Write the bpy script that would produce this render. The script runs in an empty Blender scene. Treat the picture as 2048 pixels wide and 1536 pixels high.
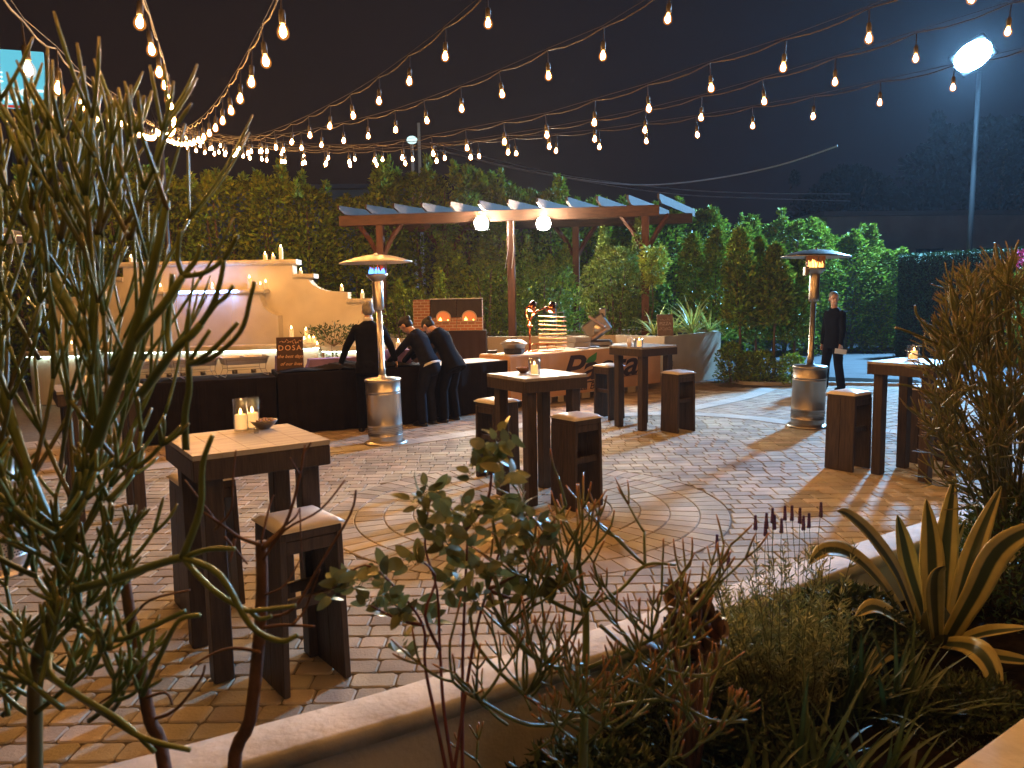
import bpy, math, random
import numpy as np
from mathutils import Vector, Matrix, Quaternion
R = math.radians
rnd = random.Random(7)
sc = bpy.context.scene
COL = sc.collection

# ---------------------------------------------------------------- camera
FPX, PITCH, ROLL, EYE = 1565.0, R(6.38), 0.018, 1.73
cd = bpy.data.cameras.new('camera'); cam = bpy.data.objects.new('camera', cd); COL.objects.link(cam)
cd.lens = FPX / 2048 * 36; cd.sensor_width = 36; cd.clip_end = 400; cd.clip_start = 0.05; cd.dof.use_dof = True; cd.dof.focus_distance = 8.5; cd.dof.aperture_fstop = 5.0
cam.matrix_world = Matrix.Translation((0, 0, EYE)) @ Matrix.Rotation(math.pi / 2 - PITCH, 4, 'X') @ Matrix.Rotation(-ROLL, 4, 'Z')
sc.camera = cam
def ray(px, py):
    u = (px - 1024) / FPX; v = (768 - py) / FPX
    a = u * math.cos(ROLL) + v * math.sin(ROLL); b = -u * math.sin(ROLL) + v * math.cos(ROLL)
    return Vector((a, math.cos(PITCH) + b * math.sin(PITCH), -math.sin(PITCH) + b * math.cos(PITCH)))
def G(px, py, z=0.0):
    r = ray(px, py); return r * ((z - EYE) / r.z) + Vector((0, 0, EYE))
def D(px, py, y):
    r = ray(px, py); return r * (y / r.y) + Vector((0, 0, EYE))

# ---------------------------------------------------------------- night sky, exposure
w = bpy.data.worlds.new('World'); sc.world = w; w.use_nodes = True
nt = w.node_tree; bg = nt.nodes['Background']
tc = nt.nodes.new('ShaderNodeTexCoord'); sep = nt.nodes.new('ShaderNodeSeparateXYZ'); cr = nt.nodes.new('ShaderNodeValToRGB')
nt.links.new(tc.outputs['Generated'], sep.inputs[0]); nt.links.new(sep.outputs['X'], cr.inputs[0]); nt.links.new(cr.outputs[0], bg.inputs[0])
cr.color_ramp.elements[0].position = 0.0; cr.color_ramp.elements[0].color = (0.020, 0.0115, 0.0105, 1)
cr.color_ramp.elements[1].position = 0.6; cr.color_ramp.elements[1].color = (0.0045, 0.0065, 0.017, 1)
bg.inputs[1].default_value = 0.5
sc.view_settings.view_transform = 'Standard'; sc.view_settings.look = 'None'; sc.view_settings.exposure = 0.12; sc.view_settings.gamma = 1.0
cy = sc.cycles
cy.use_denoising = True
try: cy.denoiser = 'OPENIMAGEDENOISE'
except Exception: pass
cy.max_bounces = 6; cy.diffuse_bounces = 3; cy.glossy_bounces = 3; cy.transmission_bounces = 6; cy.transparent_max_bounces = 8; cy.volume_bounces = 0
cy.sample_clamp_indirect = 3.0; cy.sample_clamp_direct = 0.0; cy.use_light_tree = True
cy.caustics_reflective = False; cy.caustics_refractive = False
WARM = (1.0, 0.44, 0.12); FLOOD = (0.24, 0.58, 1.0)

# ---------------------------------------------------------------- materials
MATS = {}
def mat(name, col=(.5, .5, .5), rough=.6, metal=0.0, var=0.0, scale=8.0, bump=0.0, bscale=40.0, col2=None, island=0.0, emit=None, estr=0.0, trans=0.0, translucent=0.0, coat=0.0, alpha=1.0, stretch=None, spec=None, ior=None, attr=None, detail=4.0):
    if name in MATS: return MATS[name]
    m = bpy.data.materials.new(name); m.use_nodes = True; n = m.node_tree.nodes; l = m.node_tree.links
    b = n['Principled BSDF']; out = n['Material Output']
    b.inputs['Base Color'].default_value = (*col, 1); b.inputs['Roughness'].default_value = rough; b.inputs['Metallic'].default_value = metal
    if spec is not None: b.inputs['Specular IOR Level'].default_value = spec
    if ior: b.inputs['IOR'].default_value = ior
    b.inputs['Transmission Weight'].default_value = trans; b.inputs['Coat Weight'].default_value = coat
    b.inputs['Alpha'].default_value = alpha
    t = n.new('ShaderNodeTexCoord'); src = t.outputs['Object']
    if stretch:
        mp = n.new('ShaderNodeMapping'); mp.inputs['Scale'].default_value = stretch; l.new(src, mp.inputs[0]); src = mp.outputs[0]
    base = None
    if attr:                                    # attribute along the twig or across the leaf picks from a ramp
        at = n.new('ShaderNodeAttribute'); at.attribute_name = 't'; rp = n.new('ShaderNodeValToRGB'); l.new(at.outputs['Fac'], rp.inputs[0])
        e = rp.color_ramp.elements; e[0].position = attr[0][0]; e[0].color = (*attr[0][1], 1); e[1].position = attr[1][0]; e[1].color = (*attr[1][1], 1)
        for p_, c_ in attr[2:]:
            q = e.new(p_); q.color = (*c_, 1)
        base = rp.outputs[0]
    if var > 0 or col2:
        nz = n.new('ShaderNodeTexNoise'); nz.inputs['Scale'].default_value = scale; nz.inputs['Detail'].default_value = detail; l.new(src, nz.inputs['Vector'])
        mx = n.new('ShaderNodeMix'); mx.data_type = 'RGBA'
        cr2 = n.new('ShaderNodeValToRGB'); cr2.color_ramp.elements[0].position = .35; cr2.color_ramp.elements[1].position = .65
        l.new(nz.outputs['Fac'], cr2.inputs[0]); l.new(cr2.outputs[0], mx.inputs['Factor'])
        if base is not None:
            hs = n.new('ShaderNodeHueSaturation'); l.new(base, hs.inputs['Color']); hs.inputs['Value'].default_value = 1 - var
            l.new(base, mx.inputs['A']); l.new(hs.outputs[0], mx.inputs['B'])
        else:
            mx.inputs['A'].default_value = (*col, 1); mx.inputs['B'].default_value = (*(col2 or tuple(c * (1 - var) for c in col)), 1)
        base = mx.outputs['Result']
    if island > 0:
        g = n.new('ShaderNodeNewGeometry'); mr = n.new('ShaderNodeMapRange'); mr.inputs['To Min'].default_value = 1 - island; mr.inputs['To Max'].default_value = 1 + island
        l.new(g.outputs['Random Per Island'], mr.inputs['Value'])
        mp2 = n.new('ShaderNodeMath'); mp2.operation = 'MULTIPLY'; mp2.inputs[1].default_value = 7.13; l.new(g.outputs['Random Per Island'], mp2.inputs[0])
        fr = n.new('ShaderNodeMath'); fr.operation = 'FRACT'; l.new(mp2.outputs[0], fr.inputs[0])
        mh = n.new('ShaderNodeMapRange'); mh.inputs['To Min'].default_value = .5 - island * .06; mh.inputs['To Max'].default_value = .5 + island * .06; l.new(fr.outputs[0], mh.inputs['Value'])
        hs2 = n.new('ShaderNodeHueSaturation'); l.new(mr.outputs[0], hs2.inputs['Value']); l.new(mh.outputs[0], hs2.inputs['Hue'])
        if base is not None: l.new(base, hs2.inputs['Color'])
        else: hs2.inputs['Color'].default_value = (*col, 1)
        base = hs2.outputs[0]
    if base is not None: l.new(base, b.inputs['Base Color'])
    if bump > 0:
        nb = n.new('ShaderNodeTexNoise'); nb.inputs['Scale'].default_value = bscale; nb.inputs['Detail'].default_value = 6; l.new(src, nb.inputs['Vector'])
        bp = n.new('ShaderNodeBump'); bp.inputs['Strength'].default_value = bump; bp.inputs['Distance'].default_value = .01
        l.new(nb.outputs['Fac'], bp.inputs['Height']); l.new(bp.outputs[0], b.inputs['Normal'])
        rr = n.new('ShaderNodeMapRange'); rr.inputs['To Min'].default_value = max(.03, rough - .12); rr.inputs['To Max'].default_value = min(1, rough + .12)
        l.new(nb.outputs['Fac'], rr.inputs['Value']); l.new(rr.outputs[0], b.inputs['Roughness'])
    if emit:
        b.inputs['Emission Color'].default_value = (*emit, 1); b.inputs['Emission Strength'].default_value = estr
    if translucent > 0:
        tb = n.new('ShaderNodeBsdfTranslucent'); ms = n.new('ShaderNodeMixShader'); ms.inputs[0].default_value = translucent
        if base is not None: l.new(base, tb.inputs[0])
        else: tb.inputs[0].default_value = (*col, 1)
        l.new(b.outputs[0], ms.inputs[1]); l.new(tb.outputs[0], ms.inputs[2]); l.new(ms.outputs[0], out.inputs[0])
    MATS[name] = m
    return m
def glow(name, col, s):
    if name in MATS: return MATS[name]
    m = bpy.data.materials.new(name); m.use_nodes = True; n = m.node_tree.nodes; n.clear()
    e = n.new('ShaderNodeEmission'); o = n.new('ShaderNodeOutputMaterial'); e.inputs[0].default_value = (*col, 1); e.inputs[1].default_value = s
    m.node_tree.links.new(e.outputs[0], o.inputs[0]); MATS[name] = m
    return m

# ---------------------------------------------------------------- mesh builder
class MB:
    def __init__(s): s.v = []; s.f = []; s.t = []; s.use_t = False; s.mi = []; s.cur = 0
    def add(s, vs, fs, ts=None):
        o = len(s.v); s.v += [tuple(v) for v in vs]; s.f += [tuple(i + o for i in f) for f in fs]
        s.mi += [s.cur] * len(fs)
        if ts is not None: s.use_t = True; s.t += list(ts)
        else: s.t += [0.0] * len(vs)
    def box(s, c, d, rz=0.0, bev=0.0, M=None):
        x, y, z = d[0] / 2, d[1] / 2, d[2] / 2
        M = M or Matrix.Rotation(rz, 3, 'Z'); c = Vector(c)
        if bev <= 0:
            vs = [c + M @ Vector((sx * x, sy * y, sz * z)) for sz in (-1, 1) for sx, sy in ((-1, -1), (1, -1), (1, 1), (-1, 1))]
            s.add(vs, [(3, 2, 1, 0), (4, 5, 6, 7), (0, 1, 5, 4), (1, 2, 6, 5), (2, 3, 7, 6), (3, 0, 4, 7)]); return
        b = min(bev, x * .9, y * .9, z * .9); ring = []
        def oct_(xx, yy, zz): return [(-xx + b, -yy), (xx - b, -yy), (xx, -yy + b), (xx, yy - b), (xx - b, yy), (-xx + b, yy), (-xx, yy - b), (-xx, -yy + b)], zz
        vs = []
        for (xx, yy, zz) in ((x - b, y - b, -z), (x, y, -z + b), (x, y, z - b), (x - b, y - b, z)):
            pts, q = oct_(xx, yy, zz); vs += [c + M @ Vector((p[0], p[1], q)) for p in pts]
        fs = [tuple(range(7, -1, -1)), tuple(range(24, 32))]
        for k in range(3):
            for i in range(8): j = (i + 1) % 8; fs.append((k * 8 + i, k * 8 + j, k * 8 + 8 + j, k * 8 + 8 + i))
        s.add(vs, fs)
    def tube(s, pts, rad, n=8, cap=True, t=None):
        pts = [Vector(p) for p in pts]; k = len(pts)
        if not hasattr(rad, '__len__'): rad = [rad] * k
        d0 = (pts[1] - pts[0]).normalized(); up = Vector((0, 0, 1)) if abs(d0.z) < .9 else Vector((1, 0, 0))
        nx = d0.cross(up).normalized(); vs = []; ts = []
        for i, p in enumerate(pts):
            d = (pts[min(i + 1, k - 1)] - pts[max(i - 1, 0)]).normalized()
            nx = (nx - d * nx.dot(d)).normalized(); ny = d.cross(nx)
            for j in range(n):
                a = 2 * math.pi * j / n; vs.append(p + (nx * math.cos(a) + ny * math.sin(a)) * rad[i]); ts.append(t[i] if t else 0.0)
        fs = [(i * n + j, i * n + (j + 1) % n, (i + 1) * n + (j + 1) % n, (i + 1) * n + j) for i in range(k - 1) for j in range(n)]
        if cap: fs += [tuple(range(n - 1, -1, -1)), tuple((k - 1) * n + j for j in range(n))]
        s.add(vs, fs, ts if t else None)
    def lathe(s, prof, c=(0, 0, 0), n=24, close=True, M=None):
        c = Vector(c); vs = []
        for (r, z) in prof:
            for j in range(n):
                a = 2 * math.pi * j / n; q = Vector((r * math.cos(a), r * math.sin(a), z)); vs.append(c + (M @ q if M else q))
        k = len(prof); fs = [(i * n + j, i * n + (j + 1) % n, (i + 1) * n + (j + 1) % n, (i + 1) * n + j) for i in range(k - 1) for j in range(n)]
        if close: fs += [tuple(range(n - 1, -1, -1)), tuple((k - 1) * n + j for j in range(n))]
        s.add(vs, fs)
    def ell(s, c, r, n=14, m=9, M=None):
        prof = [(math.sin(math.pi * i / m) , -math.cos(math.pi * i / m)) for i in range(m + 1)]
        prof[0] = (.02, -1); prof[-1] = (.02, 1); c = Vector(c); vs = []
        for (a, z) in prof:
            for j in range(n):
                q = Vector((a * math.cos(2 * math.pi * j / n) * r[0], a * math.sin(2 * math.pi * j / n) * r[1], z * r[2])); vs.append(c + (M @ q if M else q))
        fs = [(i * n + j, i * n + (j + 1) % n, (i + 1) * n + (j + 1) % n, (i + 1) * n + j) for i in range(m) for j in range(n)]
        fs += [tuple(range(n - 1, -1, -1)), tuple(m * n + j for j in range(n))]
        s.add(vs, fs)
    def cap_(s, p0, p1, r0, r1, n=12):
        p0 = Vector(p0); p1 = Vector(p1); d = (p1 - p0).normalized()
        s.tube([p0 - d * r0 * .95, p0 - d * r0 * .6, p0, p1, p1 + d * r1 * .6, p1 + d * r1 * .95], [r0 * .3, r0 * .8, r0, r1, r1 * .8, r1 * .3], n)
    def prism(s, poly, y0, y1):                       # poly in (x,z), extruded in y
        n = len(poly); vs = [(p[0], y0, p[1]) for p in poly] + [(p[0], y1, p[1]) for p in poly]
        s.add(vs, [tuple(range(n)), tuple(range(2 * n - 1, n - 1, -1))] + [(i, i + n, (i + 1) % n + n, (i + 1) % n) for i in range(n)])
    def slab(s, poly, z0, z1):                        # poly in (x,y), counter-clockwise
        n = len(poly); vs = [(p[0], p[1], z0) for p in poly] + [(p[0], p[1], z1) for p in poly]
        s.add(vs, [tuple(range(n - 1, -1, -1)), tuple(range(n, 2 * n))] + [(i, (i + 1) % n, (i + 1) % n + n, i + n) for i in range(n)])
    def leaf(s, p, d, nrm, L, W, segs=4, fold=.25, droop=.15, t0=None):
        p = Vector(p); d = Vector(d).normalized(); nrm = Vector(nrm); side = d.cross(nrm)
        if side.length < 1e-4: side = d.cross(Vector((1, .3, .2)))
        side.normalize(); nrm = side.cross(d)
        vs = [p]; fs = []; ts = [0.0]
        for i in range(1, segs):
            f = i / segs; wd = W / 2 * math.sin(math.pi * f ** .72) ** .62; c = p + d * L * f - nrm * droop * L * f * f
            vs += [c - side * wd + nrm * wd * fold, c, c + side * wd + nrm * wd * fold]
        vs.append(p + d * L - nrm * droop * L)
        fs += [(0, 2, 1), (0, 3, 2)]
        for i in range(segs - 2):
            o = 1 + i * 3; fs += [(o, o + 1, o + 4, o + 3), (o + 1, o + 2, o + 5, o + 4)]
        o = 1 + (segs - 2) * 3; fs += [(o, o + 1, o + 3), (o + 1, o + 2, o + 3)]
        s.add(vs, fs)
    def build(s, name, m, parent=None, smooth=False):
        me = bpy.data.meshes.new(name); me.from_pydata(s.v, [], s.f)
        for q in (m if isinstance(m, (list, tuple)) else [m]): me.materials.append(q)
        if isinstance(m, (list, tuple)): me.polygons.foreach_set('material_index', s.mi)
        if s.use_t:
            a = me.attributes.new('t', 'FLOAT', 'POINT'); a.data.foreach_set('value', s.t)
        if smooth: me.polygons.foreach_set('use_smooth', [True] * len(me.polygons))
        me.update(); o = bpy.data.objects.new(name, me); COL.objects.link(o)
        if parent: o.parent = parent
        return o
def leafcloud(name, P, Dn, L, W, m, parent=None, seed=0, spread=1.0):
    """many small folded leaves: P positions (n,3), Dn preferred directions"""
    rg = np.random.default_rng(seed); n = len(P)
    d = Dn + rg.normal(0, spread, (n, 3)); d /= np.linalg.norm(d, axis=1)[:, None] + 1e-9
    q = rg.normal(0, 1, (n, 3)); sd = np.cross(d, q); sd /= np.linalg.norm(sd, axis=1)[:, None] + 1e-9
    up = np.cross(sd, d); l = (L * rg.uniform(.6, 1.25, n))[:, None]; w_ = (W * rg.uniform(.7, 1.2, n))[:, None]
    v = np.stack([P, P + d * l * .45 - sd * w_ * .5 + up * w_ * .15, P + d * l - up * l * .12, P + d * l * .45 + sd * w_ * .5 + up * w_ * .15], 1).reshape(-1, 3)
    me = bpy.data.meshes.new(name); me.vertices.add(4 * n); me.vertices.foreach_set('co', v.astype(np.float32).ravel())
    me.loops.add(6 * n); me.polygons.add(2 * n)
    i = np.arange(n)[:, None] * 4
    me.loops.foreach_set('vertex_index', np.hstack([i, i + 1, i + 2, i, i + 2, i + 3]).astype(np.int32).ravel())
    me.polygons.foreach_set('loop_start', (np.arange(2 * n) * 3).astype(np.int32))
    me.update(calc_edges=True); me.validate(); me.materials.append(m)
    o = bpy.data.objects.new(name, me); COL.objects.link(o)
    if parent: o.parent = parent
    return o
def tag(o, label=None, cat=None, group=None, kind=None):
    if label: o['label'] = label
    if cat: o['category'] = cat
    if group: o['group'] = group
    if kind: o['kind'] = kind
    return o
def thing(name, label, cat, loc=(0, 0, 0), rz=0.0, group=None):
    o = bpy.data.objects.new(name, None); COL.objects.link(o); o.location = loc; o.rotation_euler = (0, 0, rz); o.empty_display_size = .1
    return tag(o, label, cat, group)
def copy_tree(o, parent=None):
    c = o.copy(); COL.objects.link(c); c.parent = parent
    for ch in list(o.children): copy_tree(ch, c)
    return c
def dup(o, loc, rz, label, group=None):
    c = copy_tree(o); c.location = loc; c.rotation_euler = (0, 0, rz); c['label'] = label
    if group: c['group'] = group
    return c
def smoothpts(pts, k=4):
    pts = [Vector(p) for p in pts]; out = []
    for i in range(len(pts) - 1):
        p0 = pts[max(i - 1, 0)]; p1 = pts[i]; p2 = pts[i + 1]; p3 = pts[min(i + 2, len(pts) - 1)]
        for j in range(k):
            t = j / k; out.append(.5 * ((2 * p1) + (p2 - p0) * t + (2 * p0 - 5 * p1 + 4 * p2 - p3) * t * t + (3 * p1 - p0 - 3 * p2 + p3) * t ** 3))
    out.append(pts[-1]); return out
def text(s, size, m, parent, M, name='lettering', shear=0.0, ext=.002, align='CENTER', offset=0.0, spacing=1.0):
    c = bpy.data.curves.new(name, 'FONT'); c.body = s; c.size = size; c.extrude = ext; c.align_x = align; c.shear = shear; c.offset = offset; c.space_character = spacing; c.resolution_u = 3
    o = bpy.data.objects.new(name, c); COL.objects.link(o); bpy.context.view_layer.update()
    me = bpy.data.meshes.new_from_object(o.evaluated_get(bpy.context.evaluated_depsgraph_get())); bpy.data.objects.remove(o)
    me.materials.clear(); me.materials.append(m)
    t = bpy.data.objects.new(name, me); COL.objects.link(t); t.matrix_local = M
    if parent: t.parent = parent
    return t

# ---------------------------------------------------------------- material library
M_PAVER = mat('paver', (.42, .36, .265), .8, island=.26, var=.35, scale=2.4, bump=.35, bscale=70)
M_PAVER2 = mat('paver_rose', (.42, .33, .24), .8, island=.18, var=.25, scale=4, bump=.3, bscale=60)
M_JOINT = mat('joint_sand', (.17, .14, .105), .95, var=.4, scale=20)
M_CONC = mat('pale_concrete', (.48, .45, .40), .8, var=.2, scale=3, bump=.2, bscale=50)
M_STUC = mat('cream_stucco', (.74, .68, .58), .85, var=.16, scale=2.2, bump=.35, bscale=50, detail=9)
M_CAP = mat('cream_coping', (.70, .65, .56), .75, var=.30, scale=4.5, bump=.45, bscale=28, detail=9)
M_SOIL = mat('dark_soil', (.022, .016, .011), .97, var=.5, scale=12, bump=1.0, bscale=25, spec=.05)
M_ASPH = mat('asphalt', (.10, .105, .11), .85, var=.3, scale=2, bump=.3, bscale=90)
M_WOOD = mat('dark_stained_wood', (.024, .015, .011), .55, col2=(.052, .033, .022), var=.55, scale=5, stretch=(9, 9, 1), bump=.25, bscale=14, detail=8)
M_WTOP = mat('pale_table_top', (.36, .33, .29), .5, var=.35, scale=3, stretch=(1, 9, 1), bump=.12, bscale=14, detail=8)  # top planks paler than the apron and legs
M_VINYL = mat('white_vinyl', (.62, .58, .54), .42, var=.08, scale=6, bump=.06, bscale=30)
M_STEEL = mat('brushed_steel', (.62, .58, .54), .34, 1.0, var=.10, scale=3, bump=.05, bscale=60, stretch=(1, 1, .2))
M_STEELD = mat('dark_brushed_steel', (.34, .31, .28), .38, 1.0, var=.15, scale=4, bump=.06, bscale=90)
M_BLACK = mat('black_metal', (.02, .02, .02), .5)
M_CLOTH = mat('black_cloth', (.012, .009, .010), .95, var=.3, scale=6, spec=.15)
M_SUIT = mat('navy_suit_cloth', (.006, .006, .010), .95, var=.3, scale=12, spec=.12, bump=.6, bscale=9)
M_SUIT2 = mat('charcoal_blazer_cloth', (.011, .012, .022), .95, var=.3, scale=12, spec=.12, bump=.6, bscale=9)
M_SHIRT = mat('white_shirt', (.7, .68, .64), .8)
M_SKIN = mat('skin', (.55, .31, .21), .5, var=.12, scale=20)
M_HAIRB = mat('black_hair', (.008, .006, .005), .65, var=.4, scale=60)
M_HAIRG = mat('grey_hair', (.22, .20, .18), .6, var=.5, scale=50, stretch=(4, 4, 1))
M_SHOE = mat('black_leather', (.012, .011, .011), .35)
M_HEDGE = mat('hedge_leaf', (.20, .27, .022), .5, island=.6, translucent=.28, spec=.25)
M_HEDGE2 = mat('bright_hedge_leaf', (.21, .30, .03), .4, island=.6, translucent=.28, spec=.45)
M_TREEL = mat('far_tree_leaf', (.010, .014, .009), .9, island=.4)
M_BARK = mat('bark', (.20, .13, .085), .85, var=.4, scale=14, bump=.5, bscale=60)
M_REDWOOD = mat('redwood_beam', (.13, .055, .025), .65, var=.4, scale=3, stretch=(1, 8, 8), bump=.2, bscale=20)
M_REDPOST = mat('redwood_post', (.15, .055, .022), .65, var=.4, scale=3, stretch=(8, 8, 1), bump=.2, bscale=20)
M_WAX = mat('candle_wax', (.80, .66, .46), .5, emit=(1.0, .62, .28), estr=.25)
M_WAXG = mat('glowing_candle_wax', (.80, .62, .40), .5, emit=(1.0, .50, .16), estr=1.8)  # wax emits by itself, for flame light shining through it
M_FLAME = glow('flame', (1.0, .55, .18), 60)
M_FLAMES = glow('small_flame', (1.0, .50, .16), 45)
M_GLASS = bpy.data.materials.new('clear_glass'); M_GLASS.use_nodes = True; _n = M_GLASS.node_tree.nodes; _l = M_GLASS.node_tree.links; _n.clear()
_o = _n.new('ShaderNodeOutputMaterial'); _m = _n.new('ShaderNodeMixShader'); _t = _n.new('ShaderNodeBsdfTransparent'); _g = _n.new('ShaderNodeBsdfGlossy'); _f = _n.new('ShaderNodeLayerWeight'); _f.inputs[0].default_value = .35; _g.inputs['Roughness'].default_value = .05; _t.inputs[0].default_value = (.93, .93, .92, 1)
_k = _n.new('ShaderNodeMath'); _k.operation = 'MULTIPLY_ADD'; _k.inputs[1].default_value = .7; _k.inputs[2].default_value = .05
_l.new(_f.outputs['Facing'], _k.inputs[0]); _l.new(_k.outputs[0], _m.inputs[0]); _l.new(_t.outputs[0], _m.inputs[1]); _l.new(_g.outputs[0], _m.inputs[2]); _l.new(_m.outputs[0], _o.inputs[0])
M_COPPER = mat('copper', (.70, .22, .09), .22, 1.0, var=.2, scale=8)

# ---------------------------------------------------------------- ground
def sheet(name, poly, z, m, kind='structure'):
    b = MB(); b.slab(poly, z - .02, z); o = b.build(name, m); o['kind'] = kind; return o
sheet('ground', [(-58, -3.5), (70, -3.5), (70, 95), (-58, 95)], -.05, mat('night_ground', (.05, .045, .035), .95, var=.4, scale=.6))
sheet('patio_base', [(-11, .6), (9, .6), (9, 15.8), (-11, 15.8)], -.012, M_JOINT)
sheet('driveway', [(2.4, 15.6), (9.0, 14.2), (26, 9), (40, 24), (24, 40), (2.4, 30)], -.006, M_ASPH)

WALL = [Vector((-2.3, 1.55)), Vector((-1.6, 1.85)), Vector((-1.05, 2.12)), Vector((-.72, 2.30)), Vector((-.43, 2.46)), Vector((-.18, 2.62)), Vector((.02, 2.74)), Vector((.34, 2.93)), Vector((.80, 3.25)), Vector((1.10, 3.44)), Vector((1.84, 3.95)), Vector((2.55, 4.42)), Vector((3.6, 5.1)), Vector((5.0, 6.1))]
def interp(curve, x):
    for a, b in zip(curve, curve[1:]):
        if a[0] <= x <= b[0]: return a[1] + (b[1] - a[1]) * (x - a[0]) / (b[0] - a[0])
    return curve[0][1] if x < curve[0][0] else curve[-1][1]
BAND = [(-9, 6.6), (-6, 7.3), (-3.85, 8.14), (-2.85, 8.65), (-1.74, 9.05), (-1.02, 9.5), (-.43, 9.95), (.4, 10.6), (1.24, 11.05), (2.0, 11.25), (2.6, 11.15), (3.29, 10.7), (3.65, 10.25), (4.3, 9.7), (6, 8.7), (8.5, 7.6)]
CX, CY, CR = .1, 6.28, 1.62
def paver_poly(b, pts, ztop, ch=.006):
    c = sum((Vector(p) for p in pts), Vector((0, 0))) / len(pts); n = len(pts); vs = []
    for p in pts: vs.append((p[0], p[1], -.011))
    for p in pts: vs.append((p[0], p[1], ztop - ch))
    for p in pts:
        d = (Vector(p) - c); L = d.length; q = c + d * max(0, (L - ch * 1.3) / L) if L > 1e-5 else c
        vs.append((q[0], q[1], ztop))
    b.add(vs, [tuple(range(2 * n, 3 * n))] + [(k * n + i, k * n + (i + 1) % n, (k + 1) * n + (i + 1) % n, (k + 1) * n + i) for k in (0, 1) for i in range(n)])
def rounded(x0, x1, y0, y1, r, j, near):
    def J(): return rnd.uniform(-j, j)
    if near: return [Vector((x0 + r + J(), y0)), Vector(((x0 + x1) / 2, y0 + J())), Vector((x1 - r, y0 + J())), Vector((x1, y0 + r)), Vector((x1 + J(), y1 - r)), Vector((x1 - r, y1 + J())), Vector(((x0 + x1) / 2, y1 + J())), Vector((x0 + r, y1)), Vector((x0 + J(), y1 - r)), Vector((x0, y0 + r + J()))]
    return [Vector((x0 + r, y0)), Vector((x1 - r, y0)), Vector((x1, y0 + r)), Vector((x1, y1 - r)), Vector((x1 - r, y1)), Vector((x0 + r, y1)), Vector((x0, y1 - r)), Vector((x0, y0 + r))]
pv = MB(); RH = .134; y = 1.6; row = 0
while y < 11.3:
    x = -7.5 + (row % 2) * .09 + rnd.uniform(-.05, .05)
    while x < 8.6:
        L = .178 + rnd.choice((-.045, -.02, 0, 0, .03)); g = .0026; gy = .0042; cx, cy = x + L / 2, y + RH / 2
        ok = cy > interp(WALL, cx) - .1 and cy < interp(BAND, cx) + .03
        d = math.hypot(cx - CX, cy - CY)
        if ok and d > CR - .2:
            pts = rounded(x + g, x + L - g, y + gy, y + RH - gy, .014 if y < 4 else .006, .002 if y < 4 else .001, y < 6)
            if d < CR + .3:
                q = []
                for p in pts:
                    dd = (p - Vector((CX, CY))); l_ = dd.length
                    q.append(Vector((CX, CY)) + dd * ((CR + .006) / l_) if l_ < CR + .006 else p)
                ar = abs(sum(q[i].x * q[(i + 1) % len(q)].y - q[(i + 1) % len(q)].x * q[i].y for i in range(len(q)))) / 2
                if ar > .004: paver_poly(pv, q, rnd.uniform(-.0025, .0015))
            else: paver_poly(pv, pts, rnd.uniform(-.0025, .0015))
        x += L
    y += RH; row += 1
for k in range(7):                                   # the round rosette of wedge pavers
    r0, r1 = CR - .231 * (k + 1) + .003, CR - .231 * k - .003
    if k == 6: r0 = .03
    n = max(8, int(2 * math.pi * (r0 + r1) / 2 / .135)); off = rnd.random()
    for i in range(n):
        a0 = 2 * math.pi * (i + off) / n + .004 / max(r1, .1); a1 = 2 * math.pi * (i + 1 + off) / n - .004 / max(r1, .1)
        pol = [(r0, a0), (r0, a1), (r1, a1), (r1, (a0 + a1) / 2), (r1, a0)]
        pol = [Vector((CX + r * math.cos(a), CY + r * math.sin(a))) for r, a in pol][::-1]
        paver_poly(pv, pol[::-1][::-1], rnd.uniform(-.002, .0015))
o = pv.build('patio_paving', M_PAVER); o['kind'] = 'structure'
pv = MB(); th = R(38); e1 = Vector((math.cos(th), math.sin(th))); e2 = Vector((-math.sin(th), math.cos(th)))
BED = [(4.42, 16.4), (4.5, 14.75), (6.1, 14.35), (7.6, 13.6)]
for i in range(-10, 70):                             # the outer paving, laid on the diagonal
    s_ = rnd.random() * .2
    for j in range(-45, 60):
        p = e1 * (j * .24 + s_) + e2 * (i * .165)
        c = p + e1 * .12 + e2 * .08
        if c.y < interp(BAND, c.x) - .02 or c.y > 15.7 or c.x < -8 or c.x > 9 or c.y < 5.5: continue
        if c.y > 14.2 and c.x > 3.9: continue
        g = .003; q = [(g + .01, g), (.24 - g - .01, g), (.24 - g, g + .01), (.24 - g, .155), (.23 - g, .165 - g), (g + .01, .165 - g), (g, .155), (g, g + .01)]
        paver_poly(pv, [p + e1 * a + e2 * b_ for a, b_ in q], rnd.uniform(-.003, .0005))
o = pv.build('outer_paving', M_PAVER2); o['kind'] = 'structure'
def ribbon(name, pts, w, z0, z1, m, gaps=0):
    b = MB(); pts = smoothpts([Vector((p[0], p[1], 0)) for p in pts], 4); acc = []
    for i, p in enumerate(pts):
        d = (pts[min(i + 1, len(pts) - 1)] - pts[max(0, i - 1)]); n = Vector((-d.y, d.x, 0)).normalized(); acc.append((p - n * w / 2, p + n * w / 2))
    for i in range(len(acc) - 1):
        a, b2 = acc[i]; c, d2 = acc[i + 1]
        if gaps: a = a.lerp(c, gaps); b2 = b2.lerp(d2, gaps)
        b.slab([(a.x, a.y), (c.x, c.y), (d2.x, d2.y), (b2.x, b2.y)], z0, z1)
    o = b.build(name, m); o['kind'] = 'structure'; return o
ribbon('concrete_band', BAND, .30, -.01, .006, M_CONC, .015)
ribbon('concrete_band_branch', [(2.35, 11.35), (3.17, 12.14), (3.93, 12.95), (4.7, 14.1)], .28, -.01, .005, M_CONC, .02)
ribbon('kerb', [(4.35, 16.4), (4.45, 14.75), (6.0, 14.4), (7.8, 13.7), (9.2, 12.9)], .14, -.01, .05, M_CONC, .01)

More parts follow.
